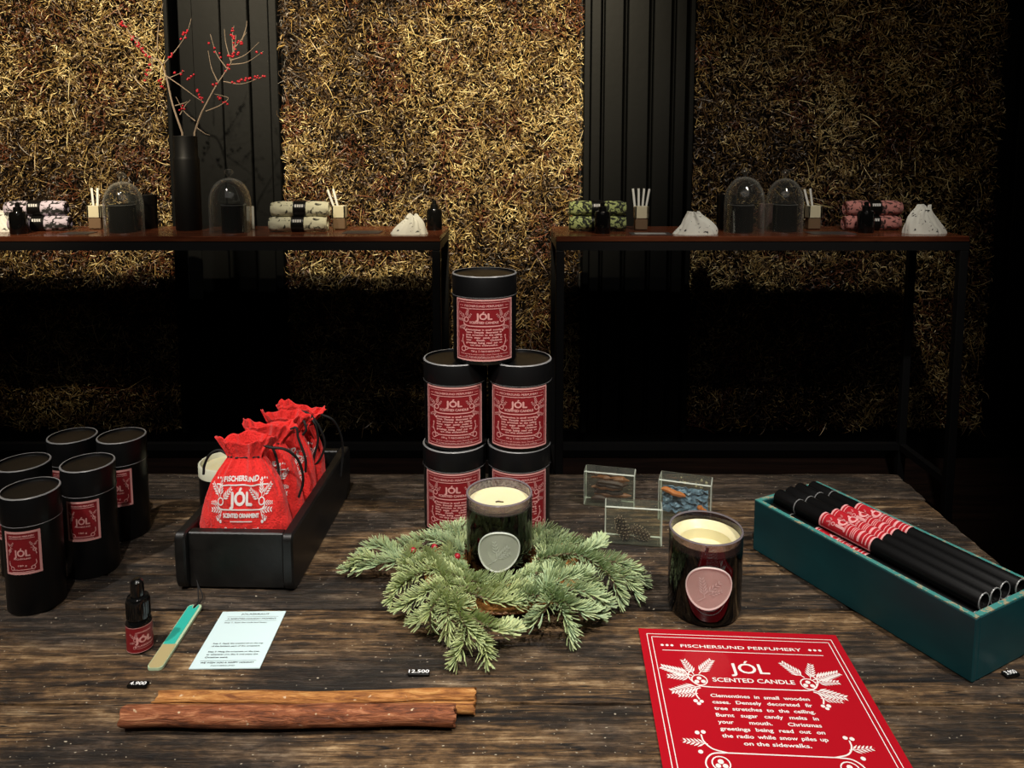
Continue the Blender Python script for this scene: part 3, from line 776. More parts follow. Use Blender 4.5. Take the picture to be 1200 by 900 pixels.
blotter(751, 2.33, 'tan strip holder with four fanned strips on the right console', 4, .03, 'white paper strip fanned with three others beside the green cloth rolls', 'fanned strips on the right console')
blotter(953, 2.35, 'cream and amber strip holder right of the two right domes', 2, -.22, 'white paper strip leaning in the holder right of the two domes', 'strips right of the two domes')
dark_candle(143, 2.27, label='black jar candle inside the leftmost glass dome')
cloche(145, 2.27, .056, .172, 'leftmost glass dome on the left console, over a black candle')
dark_candle(274, 2.27, label='black jar candle inside the glass dome right of the vase', r=.036)
cloche(270, 2.27, .061, .184, 'glass dome right of the black vase, over a black candle')
dark_candle(868, 2.27, label='black jar candle inside the larger right console dome', r=.037)
cloche(872, 2.27, .059, .188, 'larger glass dome on the right console, left of its neighbour')
dark_candle(920, 2.29, label='black jar candle inside the right dome of the right console', r=.036)
cloche(919, 2.29, .055, .182, 'glass dome at the right of the two on the right console')
def plain_tin(px, Y, r, h, label):
    o = empty('candle_tin', (sx(px, 250, Y), Y, SZ), 0, label, 'tin', None)
    G().lathe([(r-.001, 0), (r-.001, h*.74)], 40).build('tin_body', M['black'], o)
    G().lathe([(r, h*.72), (r, h-.001), (r-.001, h), (r-.003, h), (r-.003, h-.003)], 40).build('lid', M['black'], o)
    return o
plain_tin(168, 2.39, .042, .105, 'plain black tin behind the leftmost glass dome')
plain_tin(851, 2.385, .030, .105, 'plain black tin half hidden behind the larger right dome')
o = G().box((0, 0, .039), (.045, .022, .078), bev=.002).build('small_box', M['pinkbox'], None, smooth=False, loc=(sx(898, 250, 2.39), 2.39, SZ)); tag(o, 'dusty pink small box standing behind the two right domes', 'box')
bk = empty('booklet', (sx(292, 250, 2.36), 2.36, SZ), R(12), 'small white booklet standing behind the dome right of the vase', 'booklet')
G().box((0, 0, .036), (.026, .003, .072)).build('cover', M['cream'], bk, smooth=False); G().box((.004, -.004, .036), (.022, .004, .070)).build('pages', M['paper'], bk, smooth=False)
def flatcard(px, Y, w_, d, label, marks=False):
    g = G(); g.box((0, 0, .0008), (w_, d, .0016))
    if marks:
        for i in range(2): g.box((0, -.012+i*.018, .0018), (w_*.75, .006, .0004), 1)
    o = g.build('flat_card', [M['greycard'], M['whiteink']], None, smooth=False, loc=(sx(px, 268, Y), Y, SZ)); tag(o, label, 'card')
flatcard(425, 2.26, .11, .07, 'dark flat card lying right of the cream cloth rolls')
flatcard(762, 2.215, .12, .06, 'dark flat card with pale lines before the four strip holder', True)
flatcard(973, 2.235, .13, .07, 'dark flat card lying left of the pink cloth rolls')
flatcard(92, 2.235, .08, .06, 'dark flat card lying right of the lilac cloth rolls')
muslin(481, 2.22, .108, .056, 1, 'small white printed muslin bag near the right end of the left console')
muslin(815, 2.215, .128, .062, 2, 'small white printed muslin bag left of the two right domes')
muslin(1082, 2.235, .125, .080, 3, 'small white muslin bag at the right end of the right console')
muslin(1, 2.30, .10, .06, 4, 'small white muslin bag cut by the left picture edge')

# vase and branches
vx = sx(221, 250, 2.33)
vs_ = empty('tall_vase', (vx, 2.33, SZ), 0, 'tall black cylindrical vase holding bare berry branches', 'vase')
G().lathe([(.036, 0), (.038, .004), (.038, .215), (.0365, .222), (.0345, .226), (.0345, .286), (.033, .288), (.031, .286), (.031, .03), (.0001, .03)], 48).build('vase_body', M['blacksoft'], vs_)
bproto = None
def branch(paths, berries, Y, label, dy):
    global bproto
    x0, z0 = aty(*paths[0][0], Y)
    root = empty('berry_branch', (x0, Y, z0), 0, label, 'branch', 'bare berry branches in the vase')
    rr = random.Random(len(paths))
    g = G()
    def W(p, s):
        yy = Y+dy*s; x, z = aty(p[0], p[1], yy); return Vector((x-x0, yy-Y, z-z0))
    for n_, pth in enumerate(paths):
        q = catmull([W(p, .35*(156-p[1])/156+.02*math.sin(i+n_)) for i, p in enumerate(pth)], 5)
        if n_ == 0: q = [Vector((.0, 0, -.10))]+q
        m_ = len(q); r0 = .0032 if n_ == 0 else .0017
        g.tube(q, [max(.0007, r0*(1-.75*i/(m_-1))) for i in range(m_)], 6)
    tw = g.build('twig', M['twig'], root)
    for (a, b, cnt) in berries:
        for i in range(cnt):
            t = (i+rr.random()*.7)/cnt; p = (a[0]+(b[0]-a[0])*t+rr.uniform(-2, 2), a[1]+(b[1]-a[1])*t+rr.uniform(-2, 2))
            loc = W(p, .35*(156-p[1])/156)+Vector((0, rr.uniform(-.004, .004), 0))
            if bproto is None: bo = bproto = G().ball((0, 0, 0), .0036, 8).build('berry', M['berry'], tw)
            else: bo = bproto.copy(); C.objects.link(bo); bo.parent = tw
            bo.location = loc; bo.scale = [rr.uniform(.75, 1.2)]*3
def Z(*p): return [(140+a/5.29, b/5.29) for a, b in p]
branch([Z((390, 825), (330, 650), (290, 480), (250, 380), (180, 345), (60, 200), (0, 80), (-20, 30)), Z((275, 395), (350, 310), (415, 210), (445, 115)),
        Z((235, 310), (240, 180), (270, 20)), Z((300, 485), (340, 470), (402, 440)), Z((290, 470), (390, 540), (470, 600), (525, 635)),
        Z((345, 655), (400, 640), (420, 630)), Z((375, 712), (410, 650), (440, 620)), Z((470, 750), (400, 690), (350, 600)), Z((200, 350), (200, 430), (160, 490))],
       [(Z((70, 230))[0], Z((190, 360))[0], 22), (Z((190, 390))[0], Z((160, 500))[0], 7), (Z((250, 490))[0], Z((275, 550))[0], 8), (Z((310, 350))[0], Z((335, 340))[0], 4),
        (Z((390, 240))[0], Z((430, 180))[0], 7), (Z((340, 460))[0], Z((400, 445))[0], 5), (Z((425, 495))[0], Z((465, 460))[0], 6), (Z((480, 560))[0], Z((520, 630))[0], 10), (Z((365, 700))[0], Z((410, 640))[0], 4), (Z((0, 130))[0], Z((45, 180))[0], 5)],
       2.325, 'bare berry twig leaning left out of the vase', .10)
branch([Z((465, 825), (500, 720), (540, 640), (600, 530), (640, 470), (690, 390), (715, 290), (722, 215)), Z((608, 505), (570, 420), (550, 315)), Z((665, 425), (600, 330), (563, 212)),
        Z((690, 375), (780, 340), (865, 262)), Z((692, 400), (790, 385), (892, 318)), Z((645, 505), (760, 520), (905, 468)), Z((535, 690), (620, 655), (675, 612), (640, 595), (590, 582)),
        Z((480, 792), (530, 828), (560, 838)), Z((720, 290), (760, 240), (788, 200)), Z((705, 330), (700, 230), (710, 160)), Z((690, 380), (660, 270), (650, 180)), Z((760, 250), (785, 170), (790, 130))],
       [(Z((700, 170))[0], Z((715, 330))[0], 14), (Z((735, 265))[0], Z((770, 270))[0], 6), (Z((680, 350))[0], Z((740, 330))[0], 9), (Z((665, 440))[0], Z((680, 400))[0], 5), (Z((560, 270))[0], Z((640, 380))[0], 5),
        (Z((700, 512))[0], Z((905, 470))[0], 18), (Z((610, 600))[0], Z((670, 640))[0], 9), (Z((580, 540))[0], Z((600, 520))[0], 3), (Z((840, 330))[0], Z((880, 325))[0], 3)],
       2.335, 'bare berry twig leaning right out of the vase', -.06)

# ------------------------------------------------------------------ label on a cylinder
def cyl_label(name, art, aw, ah, width, r, ztop, height, parent, a0=-PI/2, base=None, ink=None, off=.0003, rot=None):
    """label 'width' wide and 'height' high wrapped on radius r, centred on angle a0"""
    g = G(); n = 28; vs = []
    for i in range(n+1):
        a = a0+(i/n-.5)*width/r
        for rr_ in (r+off, ):
            vs += [((rr_)*math.cos(a), rr_*math.sin(a), ztop-height), (rr_*math.cos(a), rr_*math.sin(a), ztop)]
    fs = [(2*i, 2*i+2, 2*i+3, 2*i+1) for i in range(n)]
    g.add(vs, fs, 0)
    def fn(u, v, h):
        a = a0+(u/aw-.5)*width/r; q = r+off+.0003+h
        return (q*math.cos(a), q*math.sin(a), ztop+v/ah*height)
    art.to(g, fn, 1)
    return g.build(name, [base or M['red'], ink or M['pink']], parent, smooth=False)
def rimmed_lid(R_, z0, z1):
    return G().lathe([(R_-.0035, z0), (R_, z0), (R_, z1-.0012), (R_-.0006, z1), (R_-.0022, z1), (R_-.0028, z1-.0022), (.0001, z1-.0024)], 72)

# stacked candle tins
TR, TH = .0434, .1172
def big_tin(loc, label, grp):
    o = empty('candle_tin', loc, 0, label, 'tin', grp)
    G().lathe([(TR-.0015, 0), (TR-.0008, .001), (TR-.0008, TH-.012)], 72).build('tin_body', M['black'], o)
    tbd = o.children[0]; lid = rimmed_lid(TR, TH-.0285, TH).build('lid', M['black'], o)
    g = G().lathe([(TR-.0022, TH+.0001), (TR-.0006, TH+.0002), (TR+.0002, TH-.0010)], 72, cap=False); g.build('worn_edge_glint', M['blackrim'], lid); g = G().lathe([(TR+.0001, TH-.0284), (TR+.0003, TH-.0281), (TR+.0002, TH-.0277)], 72, cap=False)
    g.build('worn_edge_glint', M['blackrim'], lid)
    cyl_label('label', ART_TIN, 100, 97, .0836, TR-.0008, TH-.0300, .0815, tbd)
    return o
bx, by = at(570.5, 612)
by = 1.012
t1 = big_tin((bx-TR-.0008, by, T), 'black candle tin with red label, bottom left of the stack of five', 'stacked candle tins')
dup(t1, (bx+TR+.0012, by, T), 0, 'black candle tin with red label, bottom right, half behind the candle')
dup(t1, (bx-TR+.0012, by+.002, T+TH+.0004), R(1), 'black candle tin with red label, middle row, on the left')
dup(t1, (bx+TR+.0022, by-.001, T+TH+.0004), R(-2), 'black candle tin with red label, middle row, on the right')
dup(t1, (bx-.002, by, T+2*TH+.0008), R(1), 'black candle tin with red label on the very top of the stack')

# tall tubes at the left
UR, UH = .0302, .135
def tall(loc, label, grp, rz):
    o = empty('tall_tin', loc, rz, label, 'tin', grp)
    G().lathe([(UR-.0012, 0), (UR-.0006, .001), (UR-.0006, UH-.01)], 64).build('tin_body', M['black'], o)
    tbd = o.children[0]; lid = rimmed_lid(UR, UH-.0325, UH).build('lid', M['black'], o)
    g = G().lathe([(UR-.0018, UH+.0001), (UR-.0005, UH+.0002), (UR+.0002, UH-.0008)], 64, cap=False); g.build('worn_edge_glint', M['blackrim'], lid); g = G().lathe([(UR+.0001, UH-.0326), (UR+.0003, UH-.0322), (UR+.0001, UH-.0318)], 64, cap=False)
    g.build('worn_edge_glint', M['blackrim'], lid)
    cyl_label('label', ART_SMALL, 100, 126, .037, UR-.0006, UH-.0372, .0490, tbd)
    return o
u1 = tall((-.545, .824, T), 'tall black tin with red label, nearest of the five at left', 'tall black tins at the left', R(10))
dup(u1, (-.520, .896, T), R(12), 'tall black tin with red label, in front middle just right of nearest')
dup(u1, (-.524, .985, T), R(10), 'tall black tin with red label, rightmost at the back of the five')
dup(u1, (-.600, .897, T), R(-25), 'tall black tin at the left picture edge behind the nearest one')
dup(u1, (-.590, .985, T), R(5), 'tall black tin at the back left of the five, label hidden')

# ------------------------------------------------------------------ jar candles
def emblem(o, r, zc, rad, ang, base, rimm):
    g = G(); n, k = 40, 10; a0 = -PI/2+ang
    def fn(u, v, h):
        a = a0+u/r; q = r+h; return (q*math.cos(a), q*math.sin(a), zc+v)
    def shape(a): return 1+.035*math.sin(2*a+.6)+.02*math.sin(3*a+1)
    prof = [(1, .0002), (1, .0014), (.97, .0019), (.93, .0017), (.91, .0010), (.5, .0009), (.0, .0009)]
    vs = []
    for q, h in prof:
        for i in range(n): a = 2*PI*i/n; vs.append(fn(rad*q*shape(a)*math.cos(a), rad*q*shape(a)*math.sin(a), h))
    for j in range(len(prof)-1): g.add(vs[j*n:(j+2)*n], [(i, (i+1) % n, n+(i+1) % n, n+i) for i in range(n)], 1 if j < 3 else 0)
    # embossed twig, relief shading put in as a lighter colour
    A = Art(); A.frond(0, 0, 48 if base is M['sealgrey'] else 100, 24, None, 6); A.frond(2, 6, 100 if base is M['sealgrey'] else 40, 20, None, 4); A.stroke([(0, 0), (-7, -5)], .8)
    A.frond(4, 4, 15, 16, None, 4)
    sc_ = rad/24
    g.add([fn((p[0]-4)*sc_, (p[1]-10)*sc_, .00125+p[2]*6e-6) for p in A.v], A.f, 2)
    return g.build('seal', [base, rimm, M['emb1'] if base is M['sealgrey'] else M['emb2']], o)
def jar_candle(loc, r, h, level, label, base, rimm, ang, sunk):
    o = empty('jar_candle', loc, 0, label, 'candle')
    t = .0024
    hs = level-.001
    jb = G().lathe([(.0001, 0), (r*.86, 0), (r*.95, .002), (r, .009), (r, hs), (r-t, hs), (r-t, .012), (r*.88, .006), (.0001, .006)], 72, cap=False).build('jar', M['darkglass'], o)
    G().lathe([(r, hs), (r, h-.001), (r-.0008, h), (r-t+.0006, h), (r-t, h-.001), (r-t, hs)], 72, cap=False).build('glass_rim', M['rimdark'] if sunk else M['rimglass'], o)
    G().lathe([(r+.0001, h-.0009), (r-.0007, h+.0002), (r-t+.0005, h+.0002), (r-t-.0001, h-.0009)], 72, cap=False).build('lip_highlight', M['lip'], o)
    R_ = r-t-.0003
    if sunk: prof = [(.0001, level-.015), (R_*.60, level-.0145), (R_*.71, level-.0135), (R_*.74, level-.0125), (R_*.755, level-.001), (R_*.80, level+.001), (R_*.93, level+.003), (R_, level+.006)]
    else: prof = [(.0001, level), (R_*.8, level), (R_, level+.0008)]
    G().lathe([(.0001, .008), (R_*.86, .008), (R_, .014)]+prof[::-1], 56, cap=False).build('wax', M['wax'], o)
    g = G(); zt = prof[0][1]
    g.tube([(-.0045, -.004, zt+.0006), (-.001, -.0032, zt+.0012), (.002, -.0042, zt+.0011), (.0052, -.0036, zt+.0005)], .0008, 6) if not sunk else g.tube([(0, -.004, zt), (.001, -.004, zt+.008)], .002, 6)
    g.build('wick', M['wick'], o)
    emblem(jb, r+.0002, *ang[:2], ang[2], base, rimm)
    # soot speckled band inside the rim
    if not sunk: G().lathe([(r-t-.0001, level+.001), (r-t-.0001, h-.002)], 64, cap=False).build('frosted_band', M['frost'], o)
    return o
jx, jy = -.0155, .885
jar_candle((jx, jy, T+.0075), .0402, .0955, .083, 'cream candle in dark glass with grey green seal, amid the fir branches', M['sealgrey'], M['sealgreyrim'], (.040, .0252, R(0)), False)
jar_candle((.2172, .8110, T), .0405, .0955, .080, 'cream candle in dark glass with pink seal, right of the branches', M['sealpink'], M['sealpinkrim'], (.047, .0250, R(-8)), True)

# wooden plate under the fir
pt = empty('wooden_plate', (jx+.004, jy-.012, T), 0, 'round orange brown wooden plate under the fir branches', 'plate')
G().lathe([(.0001, 0), (.070, 0), (.074, .002), (.092, .0095), (.0945, .0125), (.093, .0145), (.089, .0135), (.072, .0072), (.0001, .0068)], 72, cap=False).build('plate_body', M['plate'], pt)

# ------------------------------------------------------------------ fir branches
fw = empty('fir_wreath', (jx, jy-.02, T), 0, 'wreath of pale green fir branches around the central candle', 'wreath')
FO = Vector((jx, jy-.02, T))
def sprig(pts, zs, seed, full=1.0, tone=0):
    rr = random.Random(seed); P = []
    if zs is None: P = [p-FO for p in pts]
    else:
        for (px, py), z in zip(pts, zs): x, y = at(px, py, T+z); P.append(Vector((x, y, T+z))-FO)
    q = catmull(P, 12); g = G(); m_ = len(q)
    g.tube(q, [.0022*(1-.6*i/(m_-1)) for i in range(m_)], 6); nst = len(g.v)
    cum = [0]
    for a, b in zip(q[:-1], q[1:]): cum.append(cum[-1]+(b-a).length)
    Ltot = cum[-1]; N = int(Ltot/.00037*full); cols = [(.12, .08, .04, 1)]*nst
    vs = []; fs = []
    for k in range(N):
        s = Ltot*(k+rr.random())/N
        i = min(m_-2, max(0, next((j for j in range(m_-1) if cum[j+1] >= s), m_-2)))
        f = (s-cum[i])/max(1e-9, cum[i+1]-cum[i]); p = q[i].lerp(q[i+1], f); t = (q[min(m_-1, i+1)]-q[i]).normalized()
        side = t.cross(Vector((0, 0, 1))).normalized(); up = side.cross(t).normalized()
        # needles mostly brushed to the sides and up
        a = rr.gauss(0, 1.0); a = max(-2.1, min(2.1, a))           # angle from up
        rad = (up*math.cos(a)+side*math.sin(a)).normalized()
        tipf = max(0, (s/Ltot-.86)/.14)
        d0_ = (rad*(1-.4*tipf)+t*(.55+.9*tipf)).normalized(); L = rr.uniform(.0105, .0165)*(1-.28*tipf)*(.85 if s < .01 else 1)
        curve = up*(.55)+t*.55
        p0 = p+rad*.001; p1 = p0+d0_*L*.5; d1 = (d0_+curve*.45).normalized(); p2 = p1+d1*L*.5; p15 = p1+d1*L*.40
        w_ = rr.uniform(.00055, .00078); e1 = d0_.cross(rad+Vector((.1, .2, .3))).normalized(); e2 = d0_.cross(e1).normalized()
        n0 = len(vs)
        for pc, ww in ((p0, w_*.8), (p1, w_*1.1), (p15, w_)):
            for j in range(3): an = 2*PI*j/3; vs.append(tuple(pc+(e1*math.cos(an)+e2*math.sin(an)*.6)*ww))
        vs.append(tuple(p2))
        fs += [(n0+3*q_+j, n0+3*q_+(j+1) % 3, n0+3*q_+3+(j+1) % 3, n0+3*q_+3+j) for q_ in (0, 1) for j in range(3)]+[(n0+6+j, n0+6+(j+1) % 3, n0+9) for j in range(3)]
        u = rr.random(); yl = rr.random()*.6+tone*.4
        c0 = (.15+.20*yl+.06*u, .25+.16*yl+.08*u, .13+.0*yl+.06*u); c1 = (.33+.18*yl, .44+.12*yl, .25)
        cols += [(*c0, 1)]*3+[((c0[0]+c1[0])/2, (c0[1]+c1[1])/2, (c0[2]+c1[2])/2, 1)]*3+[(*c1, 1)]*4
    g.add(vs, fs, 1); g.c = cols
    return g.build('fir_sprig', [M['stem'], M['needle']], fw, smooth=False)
SP = [([(550, 668), (475, 658), (403, 668)], (.028, .030, .010)), ([(470, 655), (445, 640), (425, 648)], (.030, .030, .022)),
      ([(545, 648), (505, 632), (455, 646)], (.026, .030, .026)), ([(548, 640), (528, 622), (505, 626)], (.022, .026, .022)), ([(520, 640), (535, 622), (545, 618)], (.02, .02, .02)),
      ([(545, 678), (505, 668), (462, 690)], (.034, .042, .034)), ([(548, 688), (508, 690), (466, 715)], (.034, .040, .018)), ([(500, 655), (480, 670), (458, 705)], (.042, .042, .022)),
      ([(545, 694), (520, 712), (484, 730)], (.036, .038, .016)), ([(520, 695), (505, 715), (505, 738)], (.044, .042, .020)), ([(500, 645), (515, 670), (530, 690)], (.040, .046, .040)),
      ([(535, 695), (540, 725), (560, 748)], (.044, .040, .026)), ([(548, 720), (545, 750), (532, 777)], (.034, .024, .008)), ([(552, 738), (566, 755), (572, 777)], (.030, .020, .008)), ([(548, 720), (578, 738), (607, 738)], (.036, .032, .018)),
      ([(525, 695), (525, 720), (528, 748)], (.044, .038, .018)),
      ([(540, 692), (575, 703), (612, 707)], (.040, .036, .028)), ([(560, 690), (585, 695), (625, 690)], (.030, .030, .028)), ([(600, 705), (625, 700), (650, 690)], (.030, .034, .036)),
      ([(648, 690), (640, 712), (622, 735)], (.042, .038, .012)), ([(645, 698), (662, 722), (670, 752)], (.044, .034, .008)), ([(640, 690), (672, 712), (708, 722)], (.044, .040, .012)), ([(655, 690), (690, 695), (715, 712)], (.046, .042, .014)),
      ([(628, 672), (665, 672), (702, 690)], (.040, .048, .040)), ([(630, 655), (675, 650), (718, 672)], (.034, .046, .036)), ([(700, 662), (718, 680), (726, 706)], (.042, .036, .010)),
      ([(690, 655), (730, 662), (755, 684)], (.040, .036, .010)), ([(715, 668), (735, 680), (747, 700)], (.036, .028, .008)), ([(660, 655), (690, 645), (706, 634)], (.036, .038, .028)),
      ([(625, 642), (650, 632), (675, 636)], (.024, .030, .024)), ([(640, 645), (672, 638), (700, 652)], (.030, .036, .030)), ([(625, 690), (655, 680), (690, 672)], (.040, .050, .044)),
      ([(618, 630), (640, 622), (660, 632)], (.018, .022, .016)), ([(640, 700), (640, 690), (645, 670)], (.036, .046, .046))]
SP += [([(540, 672), (562, 690), (590, 697)], (.020, .022, .022)), ([(585, 696), (612, 694), (634, 680)], (.022, .024, .026)), ([(538, 655), (536, 675), (548, 692)], (.024, .028, .028)),
       ([(632, 655), (640, 675), (630, 692)], (.024, .030, .028)), ([(532, 640), (522, 652), (520, 668)], (.026, .032, .032)), ([(626, 625), (645, 640), (655, 660)], (.018, .026, .034)),
       ([(508, 690), (522, 705), (548, 710)], (.040, .042, .034)), ([(610, 694), (640, 700), (668, 700)], (.034, .040, .040)), ([(490, 640), (478, 655), (470, 680)], (.030, .040, .036)), ([(440, 655), (425, 655), (412, 662)], (.028, .026, .020))]
def ring_sprig(a0, a1, r, z, seed):
    pts = []
    for i in range(4):
        a = R(a0+(a1-a0)*i/3); q = r*(1+.06*math.sin(i+seed)); pts.append(Vector((jx+q*math.cos(a), jy+q*math.sin(a), T+z+.003*(i % 2))))
    return pts
RING = [(-160, -95, .058, .020), (-100, -40, .057, .018), (-50, 15, .058, .020), (5, 60, .058, .020), (175, 130, .058, .020), (-175, -130, .064, .026), (-75, -20, .070, .026), (-125, -80, .072, .026)]
for i, (p, z) in enumerate(SP): sprig(p, z, i+11, 1.0, 1 if p[0][0] < 580 and i > 4 else 0)
for i, q in enumerate(RING): sprig(ring_sprig(*q, i), None, i+90, .9, .5)
for px, py, z in ((509, 641, .046), (536, 652, .040), (484, 645, .046)):
    x, y = at(px, py, T+z); G().ball((0, 0, 0), .0038, 12).build('berry', M['berry'], fw, loc=(x-FO.x, y-FO.y, z))

# ------------------------------------------------------------------ black box with red pouches
BX0, BY0 = -.3942, .8445; yaw = R(-1.8)
bw, bl, bh = .1395, .262, .072
bc = Vector((-.3195, .975, T))
box = empty('wooden_box', bc, yaw, 'long black wooden box holding the red drawstring pouches', 'box')
def rounded_side(x, name):
    g = G(); th_ = .013; n = 8; rad = .016; L = bl/2+.006; h = bh; pts = []
    for i in range(n+1): a = PI/2*i/n+PI; pts.append((-L+rad+rad*math.cos(a), rad+rad*math.sin(a)))
    for i in range(n+1): a = PI/2*i/n-PI/2; pts.append((L-rad+rad*math.cos(a), rad+rad*math.sin(a)))
    for i in range(n+1): a = PI/2*i/n; pts.append((L-rad*.5+rad*.5*math.cos(a), h-rad*.5+rad*.5*math.sin(a)))
    for i in range(n+1): a = PI/2*i/n+PI/2; pts.append((-L+rad*.5+rad*.5*math.cos(a), h-rad*.5+rad*.5*math.sin(a)))
    m_ = len(pts); vs = []
    for xx, ins in ((-th_/2, .002), (-th_/2+.002, 0), (th_/2-.002, 0), (th_/2, .002)):
        for (y, z) in pts: vs.append((x+xx, y*(1-ins/L), h/2+(z-h/2)*(1-2*ins/h)))
    fs = [tuple(range(m_)), tuple(3*m_+i for i in range(m_-1, -1, -1))]
    for j in range(3): fs += [(j*m_+i, (j+1)*m_+i, (j+1)*m_+(i+1) % m_, j*m_+(i+1) % m_) for i in range(m_)]
    g.add(vs, fs); g.build(name, M['darkwood'], box, auto=30)
rounded_side(-bw/2+.0065, 'side_board'); rounded_side(bw/2-.0065, 'side_board')
for s_ in (-1, 1): G().box((0, s_*(bl/2-.008), bh/2), (bw-.0262, .012, bh-.004), bev=.0015).build('end_board', M['darkwood'], box, smooth=False)
G().box((0, 0, .006), (bw-.0262, bl-.030, .008)).build('bottom_board', M['darkwood'], box, smooth=False)

def pouch(loc, rz, tilt, seed, label, cords, printed=True, H=.158, ws=.90, roll=R(4)):
    rr = random.Random(seed); o = empty('drawstring_pouch', loc, 0, label, 'pouch', 'red drawstring pouches', rot=(tilt, roll, rz))
    S = [0, .08, .35, .55, .68, .76, .82, .86, .90, .95, 1.0]
    W = [.049, .053, .0575, .050, .042, .034, .027, .0225, .026, .0325, .0385]; TH_ = [.006, .013, .017, .017, .016, .014, .011, .009, .010, .012, .0145]
    n, k = 128, 64; ph = [rr.uniform(0, 6.28) for _ in range(9)]
    def half(s): return float(np.interp(s, S, W))*ws, float(np.interp(s, S, TH_))
    def surf(a, s, extra=0):
        w_, t_ = half(s); gth = max(0, min(1, (s-.48)/.36)); rf = max(0, (s-.86)/.14)
        f = 1+gth*(.10*math.sin(9*a+ph[0])+.07*math.sin(17*a+ph[1]))*(1-.3*rf)+.015*math.sin(4*a+ph[2]+5*s)
        ca, sa = math.cos(a), math.sin(a)
        x = w_*math.copysign(abs(ca)**.8, ca)*(1+(f-1)*.35); y = t_*math.copysign(abs(sa)**.8, sa)*(1+(f-1)*1.9)
        y += .0025*math.sin(6*s+ph[3])+extra*(-1 if sa < 0 else 1)*abs(sa)
        z = H*s*(1+rf*.022*math.sin(3*a+ph[4])+rf*.008*math.sin(11*a+ph[5]))
        return (x, y, z)
    vs = [surf(2*PI*i/n, j/k) for j in range(k+1) for i in range(n)]
    fs = [(j*n+i, j*n+(i+1) % n, (j+1)*n+(i+1) % n, (j+1)*n+i) for j in range(k) for i in range(n)]
    fs.append(tuple(range(n))[::-1])
    g = G(); g.add(vs, fs); b = g.build('pouch_cloth', M['redcloth'], o, auto=80)
    sm = b.modifiers.new('th', 'SOLIDIFY'); sm.thickness = .0006; sm.offset = -1
    if printed:
        g = G(); Wp = .076*ws
        def fn(u, v, h):
            X = (u/100-.5)*Wp; s = .745+v/100*.70; s = max(.05, s); w_, t_ = half(s)
            lo, hi = PI, 2*PI      # front half (sin < 0)
            for _ in range(22):
                md = (lo+hi)/2
                if surf(md, s)[0] < X: lo = md
                else: hi = md
            p = surf((lo+hi)/2, s); return (p[0], p[1]-.0007-h, p[2])
        ART_BAG.to(g, fn, 0); g.build('print', M['white'], b, smooth=False)
    # casing ring of cord + loops
    g = G()
    ring = [surf(2*PI*i/48, .862) for i in range(49)]
    g.tube([(p[0]*.95, p[1]*.9, p[2]) for p in ring], .0012, 6)
    for c in cords: g.tube(catmull(c, 8), .00165, 8)
    g.build('drawstring', M['cord'], o)
    return o
zf = T+.0105
# cords in pouch coordinates (x right, y away, z up)
pouch((-.3226, .8765, zf), R(1), R(-5), 1, 'red drawstring pouch with white print, nearest in the black box',
      [[(.022, -.004, .150), (.034, -.010, .149), (.050, -.008, .146), (.062, .0, .132), (.066, .008, .112), (.064, .016, .095), (.058, .02, .078)],
       [(.022, .004, .150), (.030, .004, .146), (.036, .004, .130), (.038, .004, .112), (.036, .004, .102)],
       [(-.022, 0, .138), (-.034, .004, .142), (-.046, .006, .136), (-.054, .010, .122), (-.056, .012, .110)]], ws=.96, roll=0)
pouch((-.3210, .925, zf), R(-2), R(-5), 2, 'red drawstring pouch second from the front in the black box',
      [[(.022, -.004, .150), (.036, -.006, .158), (.040, -.006, .145), (.050, -.004, .12), (.050, .002, .10)]], H=.158)
pouch((-.3190, .972, zf), R(2), R(-4), 3, 'red drawstring pouch third from the front in the black box',
      [[(.022, -.004, .150), (.026, -.012, .152), (.030, -.014, .142), (.026, -.012, .134)]], H=.156, roll=R(7), ws=.89)
pouch((-.3175, 1.018, zf), R(-3), R(-3), 4, 'red drawstring pouch furthest back, black cords looping over it',
      [[(.006, -.016, .152), (.020, -.02, .150), (.034, -.018, .135), (.044, -.014, .112), (.040, -.014, .088), (.030, -.014, .078)],
       [(.012, -.016, .152), (.028, -.022, .140), (.035, -.02, .120), (.034, -.02, .10), (.030, -.018, .080), (.018, -.014, .070)],
       [(.030, -.004, .148), (.046, .004, .140), (.056, .018, .118), (.0605, .030, .09), (.062, .036, .05)]], H=.152, roll=R(9), ws=.88)

# open candle pot beside the box
o = empty('candle_pot', (-.4215, 1.078, T), 0, 'small open black pot with cream rim, behind the front red pouch', 'pot')
G().lathe([(.036, 0), (.038, .002), (.038, .045), (.0001, .045)], 56).build('pot_body', M['black'], o)
G().lathe([(.0385, .0445), (.0385, .060), (.0378, .061), (.0355, .061), (.0348, .060), (.0348, .0455)], 56, cap=False).build('cream_collar', M['creampaper'], o)
G().lathe([(.0001, .054), (.020, .0535), (.0345, .054), (.0345, .0456)], 56).build('wax', M['wax'], o)

